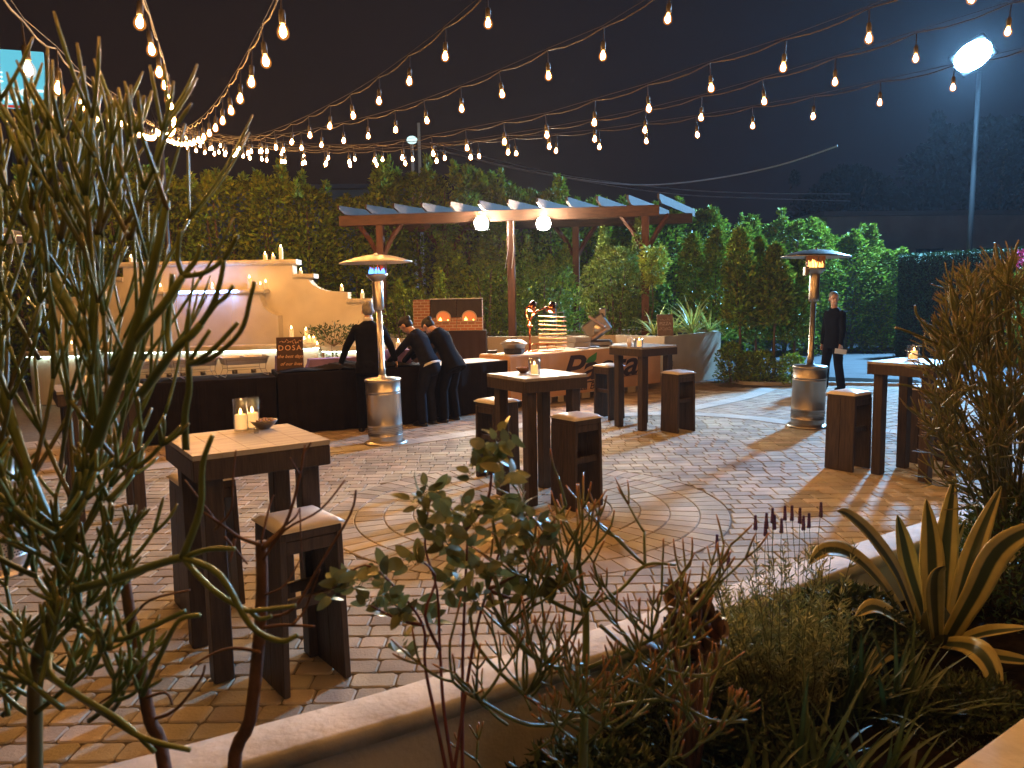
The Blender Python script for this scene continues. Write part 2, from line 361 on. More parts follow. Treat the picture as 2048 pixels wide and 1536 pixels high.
# ---------------------------------------------------------------- near planter: two curved walls and soil
def wall_loop(name, label, pts, h, w, capw, side=1):
    t = thing(name, label, 'wall', (0, 0, 0))
    P = smoothpts([Vector((p[0], p[1], 0)) for p in pts], 3); n = len(P)
    def strip(off0, off1, z0, z1, bev=0.0):
        b = MB(); prof = [(off0, z0), (off0, z1 - bev), (off0 + bev * .4, z1 - bev * .3), (off0 + bev * 1.1, z1), (off1 - bev * 1.1, z1), (off1 - bev * .4, z1 - bev * .3), (off1, z1 - bev), (off1, z0)] if bev else [(off0, z0), (off0, z1), (off1, z1), (off1, z0)]
        k = len(prof); vs = []
        for i, p in enumerate(P):
            d = (P[min(i + 1, n - 1)] - P[max(0, i - 1)]); nn = Vector((d.y, -d.x, 0)).normalized() * side
            for (o_, z) in prof: vs.append(p + nn * o_ + Vector((0, 0, z)))
        fs = [(i * k + j, i * k + (j + 1) % k, (i + 1) * k + (j + 1) % k, (i + 1) * k + j) for i in range(n - 1) for j in range(k)] + [tuple(range(k)), tuple((n - 1) * k + j for j in range(k))[::-1]]
        b.add(vs, fs); return b
    strip(.02, .02 + w, -.03, h - .06).build('wall_body', M_STUC, t, False)
    strip(0, capw, h - .06, h, .014).build('coping', M_CAP, t, True)
    return t
wall_loop('planter_wall', 'long low cream stucco wall curving between the paved patio and the planted bed', WALL, .45, .15, .19)
wall_loop('planter_wall', 'low stucco wall on the viewer side of the planted bed, behind the strap leaves', [(-.9, .56), (.2, 1.36), (.75, 1.71), (1.18, 1.99), (1.58, 2.27), (2.4, 2.85), (3.6, 3.7), (4.8, 4.6)], .45, .3, .36)
b = MB(); poly = [(p.x, p.y) for p in WALL]; n = len(WALL); gx = []
low = [(-2.6, .4), (-1.6, .4), (-.6, .7), (.2, 1.38), (.75, 1.74), (1.15, 2.02), (1.55, 2.3), (2.4, 2.8), (3.6, 3.66), (5.0, 4.7)]
NX, NY = 90, 24; vs = []
for i in range(NX + 1):
    x = -2.5 + 7.4 * i / NX; ya = interp(low, x); yb = interp(WALL, x) - .02
    for j in range(NY + 1):
        vs.append((x, ya + (yb - ya) * j / NY, (.12 + .04 * min(1, max(0, (x - .2) / .7))) + .035 * math.sin(x * 7 + j) * math.sin(j * .9) + rnd.uniform(-.012, .012)))
b.add(vs, [(i * (NY + 1) + j, (i + 1) * (NY + 1) + j, (i + 1) * (NY + 1) + j + 1, i * (NY + 1) + j + 1) for i in range(NX) for j in range(NY)])
o = b.build('planting_soil', M_SOIL, smooth=True); o['kind'] = 'structure'

# ---------------------------------------------------------------- bar tables and box stools
def make_table(label, loc, rz):
    t = thing('bar_table', label, 'table', loc, rz, 'square high tables on the patio')
    b = MB()
    for i in range(5): b.box((-.248 + i * .124, 0, 1.058), (.1236, .62, .024), bev=.0012)
    b.build('tabletop', M_WTOP, t)
    a = MB()
    for s in (-1, 1):
        a.box((0, s * .292, .998), (.62, .036, .094), bev=.004); a.box((s * .292, 0, .998), (.036, .546, .094), bev=.004)
    a.build('apron', M_WOOD, t)
    for sx, sy in ((-1, -1), (1, -1), (1, 1), (-1, 1)):
        l = MB(); l.box((sx * .222, sy * .222, .476), (.09, .09, .949), bev=.005); l.build('leg', M_WOOD, t)
    return t
A34 = R(34)
tab = make_table('dark wood high table with two lit candle glasses, nearest the planted bed', (-1.30, 3.75, 0), A34)
dup(tab, (.21, 6.66, 0), R(32), 'dark wood high table standing on the edge of the round paver rosette')
dup(tab, (1.71, 10.15, 0), A34, 'dark wood high table with a drink cup, in front of the tan cloth counter')
dup(tab, (3.75, 7.20, 0), R(35), 'dark wood high table with one candle glass beside the spiky bush')
def make_stool(label, loc, rz):
    t = thing('box_stool', label, 'stool', loc, rz, 'box stools with white seats')
    for s in (-1, 1):                              # two solid side panels, each of two planks, slightly splayed
        p = MB(); M = Matrix.Rotation(R(-s * 1.2), 3, 'Y')
        for q in (-1, 1): p.box((s * .138, q * .0745, .352), (.030, .146, .70), bev=.003, M=M)
        p.build('side_panel', M_WOOD, t)
    f = MB(); f.box((0, 0, .715), (.29, .29, .04), bev=.004)
    for s in (-1, 1): f.box((0, s * .128, .665), (.252, .024, .058), bev=.003)
    f.build('seat_frame', M_WOOD, t)
    r = MB()
    for s in (-1, 1): r.box((0, s * .10, .40), (.262, .030, .05), bev=.003)
    r.build('stretcher', M_WOOD, t)
    c = MB(); n = 10; vs = []
    for i in range(n + 1):
        for j in range(n + 1):
            u, v = i / n * 2 - 1, j / n * 2 - 1; e = max(abs(u), abs(v)); z = .757 + .030 * (1 - e ** 1.2) + (0 if e < .99 else -.012)
            vs.append((u * .158, v * .158, z))
    k = len(vs); edge = [i * (n + 1) for i in range(n + 1)] + [n * (n + 1) + j for j in range(1, n + 1)] + [i * (n + 1) + n for i in range(n - 1, -1, -1)] + [j for j in range(n - 1, 0, -1)]
    vs += [(vs[i][0] * .97, vs[i][1] * .97, .736) for i in edge]
    fs = [(i * (n + 1) + j, (i + 1) * (n + 1) + j, (i + 1) * (n + 1) + j + 1, i * (n + 1) + j + 1) for i in range(n) for j in range(n)]
    fs += [(edge[i], k + i, k + (i + 1) % len(edge), edge[(i + 1) % len(edge)]) for i in range(len(edge))] + [tuple(k + i for i in range(len(edge)))]
    c.add(vs, fs); c.build('cushion', M_VINYL, t, True)
    return t
st = make_stool('box stool with a white padded seat, closest to the planted bed', (-.98, 3.45, 0), R(38))
dup(st, (-1.77, 4.36, 0), R(36), 'box stool tucked behind the table with two candle glasses')
dup(st, (.52, 6.34, 0), R(38), 'box stool with an open side showing its stretcher, on the paver rosette')
dup(st, (-.15, 7.40, 0), R(-52), 'box stool behind the table on the rosette, close to the steel heater')
dup(st, (1.36, 10.90, 0), R(-54), 'box stool between the drink cup table and the lettered tan cloth')
dup(st, (2.09, 9.78, 0), R(33), 'box stool with scuffed brown planks standing nearest the stucco planter')
dup(st, (3.27, 7.52, 0), R(35), 'box stool pushed against the table beside the spiky bush')
dup(st, (4.15, 7.75, 0), R(35), 'box stool mostly hidden by the spiky bush, behind its table')

# ---------------------------------------------------------------- candles in glass, bowls, cup
def flame_mesh(b, c, h=.03, r=.006, n=8):
    b.lathe([(r * .35, 0), (r, h * .25), (r * .8, h * .5), (r * .35, h * .8), (.0006, h)], c, n)
def make_votive(label, loc, r=.045, h=.16, wax=.075, grp='glass candle holders on the tables'):
    t = thing('glass_holder', label, 'candle holder', loc, 0, grp)
    b = MB(); b.lathe([(r * .9, 0), (r, .004), (r, h), (r - .0025, h), (r - .0025, .012), (.002, .011)], (0, 0, 0), 28, close=False)
    b.add([(0, 0, 0)], []); n = 28; b.f.append(tuple(range(n - 1, -1, -1))); b.mi.append(0); b.build('glass', M_GLASS, t, True)
    return t
def make_pillar(label, loc, r=.036, h=.075, lit=True, grp='white pillar candles', mat_=None, fl=.028):
    t = thing('pillar_candle', label, 'candle', loc, 0, grp)
    b = MB(); b.lathe([(r * .96, 0), (r, .003), (r, h - .006), (r * .9, h), (r * .75, h - .004), (.003, h - .007)], (0, 0, 0), 16, close=False); b.build('wax', mat_ or M_WAX, t, True)
    if lit:
        f = MB(); flame_mesh(f, (0, 0, h + .002), fl, fl * .24); f.build('flame', M_FLAME, t, True)
        k = MB(); k.tube([(0, 0, h - .012), (0, 0, h + .005)], .0012, 5); k.build('wick', M_BLACK, t)
    return t
TZ = 1.070
def on_table(c, rz, x, y): 
    v = Matrix.Rotation(rz, 3, 'Z') @ Vector((x, y, 0)); return (c[0] + v.x, c[1] + v.y, TZ)
p1 = G(483, 862, TZ); p2 = G(506, 858, TZ)
vt = make_votive('tall candle glass, the outer of two side by side on the nearest table', p1, .036, .165)
v2 = dup(vt, p2, 0, 'tall candle glass standing against the nut bowl on the nearest table')
pc = make_pillar('squat lit candle inside the outer of the two tall glasses', p1 + Vector((0, 0, .012)), .030, .075, mat_=M_WAXG, grp='candles burning inside table glasses')
dup(pc, p2 + Vector((0, 0, .012)), 0, 'squat lit candle inside the glass that touches the nut bowl')
p3 = G(1069, 750, TZ); v = make_votive('candle glass with a bright candle on the rosette table', p3, .052, .15)
dup(pc, p3 + Vector((0, 0, .012)), 0, 'lit candle glowing inside the glass on the rosette table')
p4 = G(1277, 695, TZ); v = make_votive('short candle glass next to the drink cup', p4, .055, .115)
dup(pc, p4 + Vector((.01, 0, .012)), 0, 'lit candle in the short glass next to the drink cup')
p5 = G(1826, 720, TZ); v = make_votive('candle glass on the table beside the spiky bush', p5, .055, .14)
dup(pc, p5 + Vector((.012, .01, .012)), 0, 'taller of two lit candles in the glass beside the spiky bush')
cc = dup(pc, p5 + Vector((-.028, -.015, .012)), 0, 'shorter of two lit candles in the glass beside the spiky bush'); 
for ch in cc.children: ch.scale = (.7, .7, .6)
def make_bowl(label, loc, m, s=1.0):
    t = thing('snack_bowl', label, 'bowl', loc, 0, 'little bowls of nuts')
    b = MB(); b.lathe([(.028 * s, 0), (.03 * s, .004), (.055 * s, .022), (.072 * s, .045), (.069 * s, .045), (.052 * s, .025), (.002, .010)], (0, 0, 0), 24, close=False); b.build('bowl', m, t, True)
    n = MB(); rr = random.Random(3)
    for i in range(46):
        a = rr.random() * 6.28; q = rr.random() ** .5 * .055 * s
        n.ell((q * math.cos(a), q * math.sin(a), .034 + rr.random() * .014), (.007, .006, .005), 6, 4)
    n.build('nuts', mat('roasted_nuts', (.42, .24, .09), .6, island=.4), t, True)
    return t
make_bowl('small grey bowl of nuts beside the two tall candle glasses', G(528, 857, TZ), mat('grey_ceramic', (.16, .14, .13), .3))
make_bowl('small wooden bowl of nuts touching the candle glass on the rosette table', G(1047, 746, TZ) , mat('wood_bowl', (.14, .07, .04), .4), .95)
t = thing('drink_cup', 'clear plastic cup with a little orange drink', 'cup', G(1259, 693, TZ))
b = MB(); b.lathe([(.028, 0), (.029, .002), (.038, .115), (.037, .115), (.0275, .003), (.001, .003)], (0, 0, 0), 20, close=False); b.build('plastic', mat('plastic_cup', (.85, .85, .82), .15, alpha=.35), t, True)
b = MB(); b.lathe([(.026, .005), (.031, .05)], (0, 0, 0), 18); b.build('drink', mat('orange_drink', (.75, .32, .06), .2), t, True)
tn = thing('salt_shaker', 'tiny glass salt pot beside the nearest candle glasses', 'shaker', G(513, 867, TZ))
b = MB(); b.lathe([(.012, 0), (.013, .02), (.010, .03), (.003, .034)], (0, 0, 0), 12); b.build('glass', M_GLASS, tn, True)

# ---------------------------------------------------------------- patio heaters
def make_heater(label, loc, lean, steel, orange):
    t = thing('patio_heater', label, 'heater', loc, 0, 'steel mushroom patio heaters'); t.rotation_euler = (0, lean, 0)
    b = MB(); b.lathe([(.26, 0), (.265, .012), (.24, .03), (.215, .048)], (0, 0, 0), 40); b.build('base_ring', steel, t, True)
    b = MB(); b.lathe([(.205, .045), (.205, .10), (.209, .105), (.205, .11), (.205, .225), (.210, .23), (.205, .24), (.205, .60), (.211, .606), (.205, .613), (.205, .628), (.211, .634), (.205, .641), (.205, .765)], (0, 0, 0), 44, close=False); bb = b.build('tank_housing', steel, t, True)
    g = MB()
    for k in range(5):
        for i in range(64):
            a = 2 * math.pi * (i + .5 * (k % 2)) / 64; g.box((.2065 * math.cos(a), .2065 * math.sin(a), .125 + k * .020), (.003, .008, .008), a)
    g.build('vent_holes', M_BLACK, bb)
    b = MB(); b.lathe([(.214, .755), (.217, .775), (.20, .790), (.05, .80), (.045, .83)], (0, 0, 0), 44); b.build('housing_lid', steel, t, True)
    b = MB(); b.lathe([(.040, .80), (.042, .90), (.036, .91), (.0345, 1.66)], (0, 0, 0), 24); b.build('pole', steel, t, True)
    b = MB(); b.lathe([(.046, 1.60), (.062, 1.605), (.064, 1.64), (.064, 1.93), (.05, 1.95)], (0, 0, 0), 28); b.build('burner_sleeve', steel, t, True)
    b = MB(); b.lathe([(.055, 1.935), (.11, 1.985), (.125, 2.00), (.125, 2.02), (.10, 2.025), (.09, 2.01), (.01, 2.005)], (0, 0, 0), 36); b.build('burner_head', steel, t, True)
    if orange:
        b = MB(); n = 40
        for i in range(n):
            a = 2 * math.pi * i / n; b.box((.112 * math.cos(a), .112 * math.sin(a), 2.095), (.003, .011, .17), a)
        b.build('burner_screen', mat('hot_screen', (.10, .05, .03), .6, emit=(1.0, .22, .04), estr=.08), t)
    fl = MB(); rr = random.Random(5); n = 13
    for i in range(n):
        a = 2 * math.pi * i / n; h = rr.uniform(.035, .085) * (1.3 if orange else 1); flame_mesh(fl, (.085 * math.cos(a), .085 * math.sin(a), 2.02), h, .013)
    fl.build('flame', glow('gas_flame_orange', (1, .42, .10), 14) if orange else glow('gas_flame_blue', (.07, .22, 1.0), 5.5), t, True)
    if not orange:
        f2 = MB()
        for i in range(9):
            a = 2 * math.pi * i / 9 + .2; flame_mesh(f2, (.07 * math.cos(a), .07 * math.sin(a), 2.06), rr.uniform(.05, .09), .006)
        f2.build('flame_tip', glow('gas_flame_red', (1, .12, .05), .8), t, True)
    b = MB()
    for i in range(3):
        a = 2.1 * i + .4; b.tube([(.11 * math.cos(a), .11 * math.sin(a), 2.01), (.13 * math.cos(a), .13 * math.sin(a), 2.17)], .004, 6)
    b.build('bracket', steel, t)
    b = MB(); prof = [(.425, 2.150), (.430, 2.152), (.425, 2.160), (.36, 2.182), (.28, 2.207), (.18, 2.232), (.08, 2.246), (.012, 2.250)]; inn = [(.010, 2.243), (.08, 2.239), (.18, 2.225), (.28, 2.199), (.36, 2.174), (.42, 2.152)]
    b.lathe(prof + inn + [prof[0]], (0, 0, 0), 48, close=False); b.build('reflector_hood', steel, t, True)
    b = MB(); b.lathe([(.02, 2.243), (.02, 2.262), (.008, 2.270)], (0, 0, 0), 16); b.build('hood_nut', steel, t, True)
    if orange:
        b = MB(); b.box((-.115, .0, 1.98), (.05, .09, .11), bev=.006); b.build('control_box', steel, t)
    return t
make_heater('shiny steel patio heater with blue flames, between the buffet and the rosette', G(772, 886), R(-1.0), M_STEEL, False)
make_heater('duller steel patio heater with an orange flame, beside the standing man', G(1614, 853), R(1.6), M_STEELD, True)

# ---------------------------------------------------------------- string lights
ANCH = Vector((-6.95, 15.8, 5.50))
M_BULB = glow('bulb_glow', (1.0, .44, .112), 530)
M_SHELL = bpy.data.materials.new('amber_glass_halo'); M_SHELL.use_nodes = True; _n = M_SHELL.node_tree.nodes; _n.clear(); _o = _n.new('ShaderNodeOutputMaterial'); _a = _n.new('ShaderNodeAddShader'); _t = _n.new('ShaderNodeBsdfTransparent'); _e = _n.new('ShaderNodeEmission'); _e.inputs[0].default_value = (1.0, .33, .05, 1); _e.inputs[1].default_value = .28  # bulb glass given an amber glow that stands in for its halo
M_SHELL.node_tree.links.new(_t.outputs[0], _a.inputs[0]); M_SHELL.node_tree.links.new(_e.outputs[0], _a.inputs[1]); M_SHELL.node_tree.links.new(_a.outputs[0], _o.inputs[0])
M_CABLE = mat('cable', (.022, .018, .016), .6)
bm_ = MB(); bm_.lathe([(.010, .018), (.017, .006), (.027, -.012), (.032, -.032), (.029, -.050), (.015, -.064), (.002, -.068)], (0, 0, 0), 12)
proto_bulb = bm_.build('bulb', M_SHELL, None, True)
bm_ = MB(); bm_.lathe([(.004, .006), (.011, -.006), (.017, -.024), (.0175, -.036), (.010, -.050), (.002, -.054)], (0, 0, 0), 7)
proto_core = bm_.build('filament', M_BULB, proto_bulb, True)
bm_ = MB(); bm_.lathe([(.004, .16), (.004, .075), (.014, .07), (.017, .05), (.016, .012), (.011, .010)], (0, 0, 0), 8)
proto_sock = bm_.build('socket', M_CABLE, None, True)
used_proto = [False]
def string(label, X0, Y0, dx, dy, zs, back, zback, n_fwd):
    """zs: height of the bulbs seen, from the first one at (X0,Y0); the run goes on to the mast and, the other way, overhead"""
    s0 = Vector((X0, Y0)); d = Vector((dx, dy)).normalized() * .6
    tot = (Vector((ANCH.x, ANCH.y)) - s0).length / .6; m = len(zs)
    A = np.array([[i, i * i, 1] for i in range(m)] + [[tot, tot * tot, 1]] * 3 ); cf = np.linalg.lstsq(A, np.array(list(zs) + [ANCH.z - .35] * 3), rcond=None)[0]
    t = thing('string_lights', label, 'string lights', (0, 0, 0), 0, 'strings of bulbs fanning out from the mast')
    top = []; mess = []
    last = int(tot) - n_fwd
    for i in range(-back, last + 1):
        f = max(0, i / tot); p = s0 + d * i; p = p.lerp(s0.lerp(Vector((ANCH.x, ANCH.y)), f), f) if i > 0 else p
        if 0 <= i < m: z = zs[i]
        elif i < 0: z = zs[0] + (-i) * zback
        else:
            z = cf[0] * i + cf[1] * i * i + cf[2]; e = cf[0] * (m - 1) + cf[1] * (m - 1) ** 2 + cf[2]; z += (zs[-1] - e) * max(0, 1 - (i - m + 1) / 4)
        q = Vector((p.x, p.y, z))
        if not used_proto[0]: bu, so = proto_bulb, proto_sock; used_proto[0] = True
        else: bu = proto_bulb.copy(); co = proto_core.copy(); COL.objects.link(co); co.parent = bu; so = proto_sock.copy(); COL.objects.link(bu); COL.objects.link(so)
        bu.parent = t; so.parent = t; bu.scale = (.9, .9, .9); bu.location = q; so.location = q
        tilt = (rnd.uniform(-.12, .12), rnd.uniform(-.12, .12), 0); bu.rotation_euler = tilt; so.rotation_euler = tilt
        top.append(q + Vector((0, 0, .165)))
    top.append(ANCH.copy()); cab = []
    for a, c in zip(top, top[1:]):
        L = (c - a).length; sag = min(.03, L * .05)
        for k in range(3): cab.append(a.lerp(c, k / 3) - Vector((0, 0, sag * math.sin(math.pi * k / 3))))
        mess.append(a + Vector((0, 0, .014)))
    cab.append(ANCH.copy()); mess.append(ANCH + Vector((0, 0, .04)))
    b = MB(); b.tube(cab, .0045, 6); b.build('cable', M_CABLE, t)
    b = MB(); b.tube(mess, .0022, 5); b.build('support_wire', M_CABLE, t)
    return t
string('outermost string of bulbs, dipping behind the big pencil cactus', -2.01, 3.42, -.19, .57, [2.74, 2.81, 2.86, 2.93, 3.04, 3.14], 6, .03, 1)
k = .36
string('string of bulbs climbing almost straight up from the mast', -4.31 * .40, 9.66 * .40, -.20, .566, [3.07, 3.12, 3.16, 3.23, 3.28, 3.36], 6, .02, 1)
string('string of bulbs sloping up past the mast towards the roof of the view', -1.03, 3.78, -.25, .55, [2.99, 3.02, 3.06, 3.1, 3.15, 3.2], 7, .03, 1)
string('string of bulbs sagging low over the heater with blue flames', -.43, 5.76, -.32, .51, [3.45, 3.42, 3.4, 3.4, 3.42, 3.44], 9, .05, 2)
string('string of bulbs passing over the rosette of pavers', 1.04, 5.23, -.36, .48, [3.50, 3.42, 3.42, 3.41, 3.41, 3.42, 3.44, 3.48, 3.53, 3.58], 8, .07, 2)
string('string of bulbs passing over the drink cup table', 2.36, 5.30, -.40, .45, [3.38, 3.33, 3.31, 3.27, 3.26, 3.25, 3.28, 3.31, 3.34], 7, .08, 2)
string('string of bulbs running out beside the tall floodlight', 2.67, 6.59, -.45, .40, [3.44, 3.39, 3.35, 3.33, 3.33, 3.34, 3.36], 6, .06, 2)
string('farthest string of bulbs, its last bulb hanging just under the floodlight', 3.99, 7.24, -.49, .34, [3.54, 3.5, 3.46, 3.45, 3.44, 3.45, 3.46, 3.49, 3.53], 5, .05, 2)
t = thing('light_mast', 'dark mast behind the fountain wall that holds all the bulb strings', 'pole', (ANCH.x, ANCH.y + .35, 0))
b = MB(); b.tube([(0, 0, 0), (0, 0, 5.1)], [.06, .045], 12); b.build('pole', M_BLACK, t, True)
b = MB(); b.tube([(0, 0, 5.0), (0, -.35, 4.97)], .02, 8); b.build('hook_arm', M_BLACK, t)

# ---------------------------------------------------------------- tall floodlight on its pole
FL = Vector((12.45, 21.7, 0)); fz = D(1935, 112, 21.7).z
t = thing('floodlight_pole', 'tall grey pole carrying the glaring bluish floodlight', 'light pole', (FL.x + .62, FL.y + .85, 0)); t.rotation_euler = (0, R(.5), 0)
b = MB(); b.tube([(0, 0, 0), (0, 0, fz - .2)], [.085, .055], 14); b.build('pole', mat('galvanised_pole', (.05, .055, .06), .6, 0), t, True)
aim = (Vector((1.0, 6.0, 0)) - Vector((FL.x, FL.y, fz))).normalized(); q = aim.to_track_quat('-Z', 'Y'); Mq = q.to_matrix()
hd = bpy.data.objects.new('lamp_head', None); 
b = MB(); b.box((0, 0, .10), (.98, .72, .16), bev=.04, M=Matrix.Identity(3)); h = b.build('lamp_head', M_BLACK, t); h.matrix_local = t.matrix_world.inverted() @ Matrix.Identity(4)
bpy.context.view_layer.update()
W_ = Matrix.Translation((FL.x, FL.y, fz)) @ q.to_matrix().to_4x4() @ Matrix.Rotation(R(-32), 4, 'Z'); h.matrix_local = t.matrix_world.inverted() @ W_
b = MB(); b.lathe([(.46, 0), (.46, .012)], (0, 0, .005), 32); b.v = [(v[0], v[1] * .72, v[2]) for v in b.v]; l_ = b.build('lens', glow('flood_glow', FLOOD, 4100), h)
b = MB(); b.tube([(.0, 0, .15), (.0, .0, 1.0)], .03, 8); b.build('bracket', M_BLACK, h)

# ---------------------------------------------------------------- cloth-covered tables
def cloth_table(name, label, cat, p0, p1, depth, h, m, topm=None, fold=.012, grp=None, bottom=.01):
    p0 = Vector((*p0, 0)); p1 = Vector((*p1, 0)); d = (p1 - p0); L = d.length; a = math.atan2(d.y, d.x)
    t = thing(name, label, cat, p0, a, grp)
    r = .03; per = []
    def line(x0, y0, x1, y1):
        k = max(6, int(math.hypot(x1 - x0, y1 - y0) / .035))
        for i in range(k): f = i / k; per.append((x0 + (x1 - x0) * f, y0 + (y1 - y0) * f))
    line(0, 0, L, 0); line(L, 0, L, depth); line(L, depth, 0, depth); line(0, depth, 0, 0)
    n = len(per); cx, cy_ = L / 2, depth / 2; b = MB(); vs = []; rr = random.Random(hash(label) % 99); ph = [rr.uniform(0, 6) for _ in range(4)]
    levels = [h, h - .012, h - .05, h * .6, h * .3, bottom]
    for li, z in enumerate(levels):
        amp = fold * (0, .1, .35, .9, 1.3, 1.6)[li]
        for i, (x, y) in enumerate(per):
            s_ = i * .035; wv = amp * (math.sin(s_ * 17 + ph[0]) + .6 * math.sin(s_ * 41 + ph[1]) * math.sin(s_ * 5 + ph[2]))
            nx = -1 if x <= .001 else (1 if x >= L - .001 else 0); ny = -1 if y <= .001 else (1 if y >= depth - .001 else 0)
            out = wv + (.0 if li else -.006); vs.append((x + nx * out, y + ny * out, z + (0.002 * math.sin(s_ * 6) if li == 5 else 0)))
    fs = [(k * n + (i + 1) % n, k * n + i, (k + 1) * n + i, (k + 1) * n + (i + 1) % n) for k in range(5) for i in range(n)]
    b.add(vs, fs); b.f.append(tuple(range(n))); b.mi.append(0)
    b.build('cloth', m, t, False)
    if topm:
        c = MB(); c.box((L / 2, depth / 2, h + .006), (L - .02, depth - .02, .006)); c.build('tabletop', topm, t)
    return t, L
def at(t, x, y, z):                                 # a point of a table in world space
    c, s_ = math.cos(t.rotation_euler.z), math.sin(t.rotation_euler.z)
    return Vector((t.location.x + c * x - s_ * y, t.location.y + s_ * x + c * y, z))
grpT = 'buffet tables under black cloths'
tA, LA = cloth_table('buffet_table', 'long black clothed table carrying the row of steel chafing dishes', 'table', (-4.55, 9.36), (-3.02, 9.98), .76, .76, M_CLOTH, grp=grpT)
tB, LB = cloth_table('buffet_table', 'black clothed table with the brown lettered sign and heaped black napkins', 'table', (-3.00, 9.99), (-1.15, 10.78), .76, .80, M_CLOTH, grp=grpT)
tC, LC = cloth_table('buffet_table', 'black clothed table with a pale top behind the two bending women', 'table', (-1.12, 11.05), (-.05, 11.93), .70, .76, M_CLOTH, mat('pale_table_board', (.40, .34, .30), .6), grp=grpT)
tD, LD = cloth_table('buffet_table', 'tall black clothed stand under the two brick pizza ovens', 'table', (-1.85, 14.0), (-.45, 14.0), .65, 1.13, mat('brown_black_cloth', (.028, .018, .018), .95, spec=.15), grp=grpT)
def make_chafer(label, loc, rz):
    t = thing('chafing_dish', label, 'chafing dish', loc, rz, 'row of open chafing dishes')
    b = MB(); X, Y = .30, .185
    def ring(x, y, z): return [(-x, -y, z), (x, -y, z), (x, y, z), (-x, y, z)]
    vs = ring(.26, .15, .155) + ring(.285, .172, .24) + ring(X, Y, .245) + ring(X, Y, .252) + ring(.278, .165, .252) + ring(.255, .145, .165)
    fs = [(3, 2, 1, 0)] + [(k * 4 + i, k * 4 + (i + 1) % 4, k * 4 + 4 + (i + 1) % 4, k * 4 + 4 + i) for k in range(5) for i in range(4)] + [(20, 21, 22, 23)]
    b.add(vs, fs); b.box((0, 0, .24), (.012, .33, .02)); b.build('pan', M_STEEL, t)
    s = MB(); w_ = .004
    for sx in (-1, 1):
        s.tube([(sx * .25, -.19, .23), (sx * .235, -.175, .09), (sx * .27, -.185, .004), (sx * .27, .185, .004), (sx * .235, .175, .09), (sx * .25, .19, .23)], w_, 6)
    for sy in (-1, 1): s.tube([(-.25, sy * .182, .21), (.25, sy * .182, .21)], w_, 6); s.tube([(-.235, sy * .175, .09), (.235, sy * .175, .09)], w_, 6)
    s.build('wire_stand', M_STEELD, t)
    for q in (-.12, .12):
        f = MB(); f.lathe([(.035, .03), (.035, .075), (.01, .078)], (q, 0, 0), 14); f.build('fuel_can', M_STEELD, t, True)
    return t
ch = make_chafer('chafing dish at the end of the row, beside the brown lettered sign', at(tA, LA - .36, .42, .765), tA.rotation_euler.z + R(8))
for i, (f, lb) in enumerate(((.92, 'second chafing dish in from the brown lettered sign'), (1.42, 'middle chafing dish of the row, seen through the cactus branches'), (1.86, 'fourth chafing dish in from the brown lettered sign'))):
    if LA - .36 - f + .36 > -.2: dup(ch, at(tA, max(.26, LA - .36 - [.62, 1.02, 1.3][i]), .42 + .0 * i, .765 + .0), tA.rotation_euler.z + R(8), lb)
b = MB(); rr = random.Random(11); NXX, NYY = 60, 12; vs = []
for i in range(NXX + 1):
    for j in range(NYY + 1):
        x = .05 + i / NXX * (LB - .12); yy = .02 + j / NYY * .42; e = min(1, 3 * min(i / NXX, 1 - i / NXX, (j + .4) / NYY, 1 - j / NYY))
        vs.append((x, yy, .012 + e * (.045 + .03 * math.sin(x * 9) + .028 * math.sin(x * 23 + yy * 30) * math.sin(yy * 19 + x * 7) + .012 * rr.random())))
b.add(vs, [(i * (NYY + 1) + j, (i + 1) * (NYY + 1) + j, (i + 1) * (NYY + 1) + j + 1, i * (NYY + 1) + j + 1) for i in range(NXX) for j in range(NYY)])
o = b.build('napkin_heap', M_CLOTH, smooth=True); o.location = (tB.location.x, tB.location.y, .802); o.rotation_euler = tB.rotation_euler; tag(o, 'crumpled black napkins heaped along the table beside the man in the suit', 'napkins')
M_PURP = mat('lilac_cloth', (.30, .20, .46), .8, var=.2, scale=6)
for (x, y, sx, sy, h, lb) in ((.12, .50, .16, .2, .19, 'narrow lilac cloth box tucked behind the brown lettered sign'), (.80, .52, .66, .2, .13, 'long low lilac cloth box behind the heaped napkins'), (1.36, .55, .34, .22, .19, 'lilac cloth box holding up a leafy sprig'), (1.72, .50, .3, .26, .21, 'lilac cloth box by the hand of the man in the suit')):
    b = MB(); n = 8; vs = []
    per = [(-sx / 2, -sy / 2), (0, -sy / 2), (sx / 2, -sy / 2), (sx / 2, 0), (sx / 2, sy / 2), (0, sy / 2), (-sx / 2, sy / 2), (-sx / 2, 0)]
    for k, z in enumerate((0, h * .5, h - .01, h)):
        s_ = (1.12, 1.03, 1.0, .97)[k]; vs += [(p[0] * s_ + .008 * math.sin(i * 2.1), p[1] * s_, z) for i, p in enumerate(per)]
    b.add(vs, [(k * n + i, k * n + (i + 1) % n, k * n + n + (i + 1) % n, k * n + n + i) for k in range(3) for i in range(n)] + [tuple(range(3 * n, 4 * n)), tuple(range(n - 1, -1, -1))])
    o = b.build('cloth_riser', M_PURP, smooth=False); o.location = at(tB, x, y, .803); o.rotation_euler = tB.rotation_euler; tag(o, lb, 'display box', 'lilac cloth boxes on the buffet')
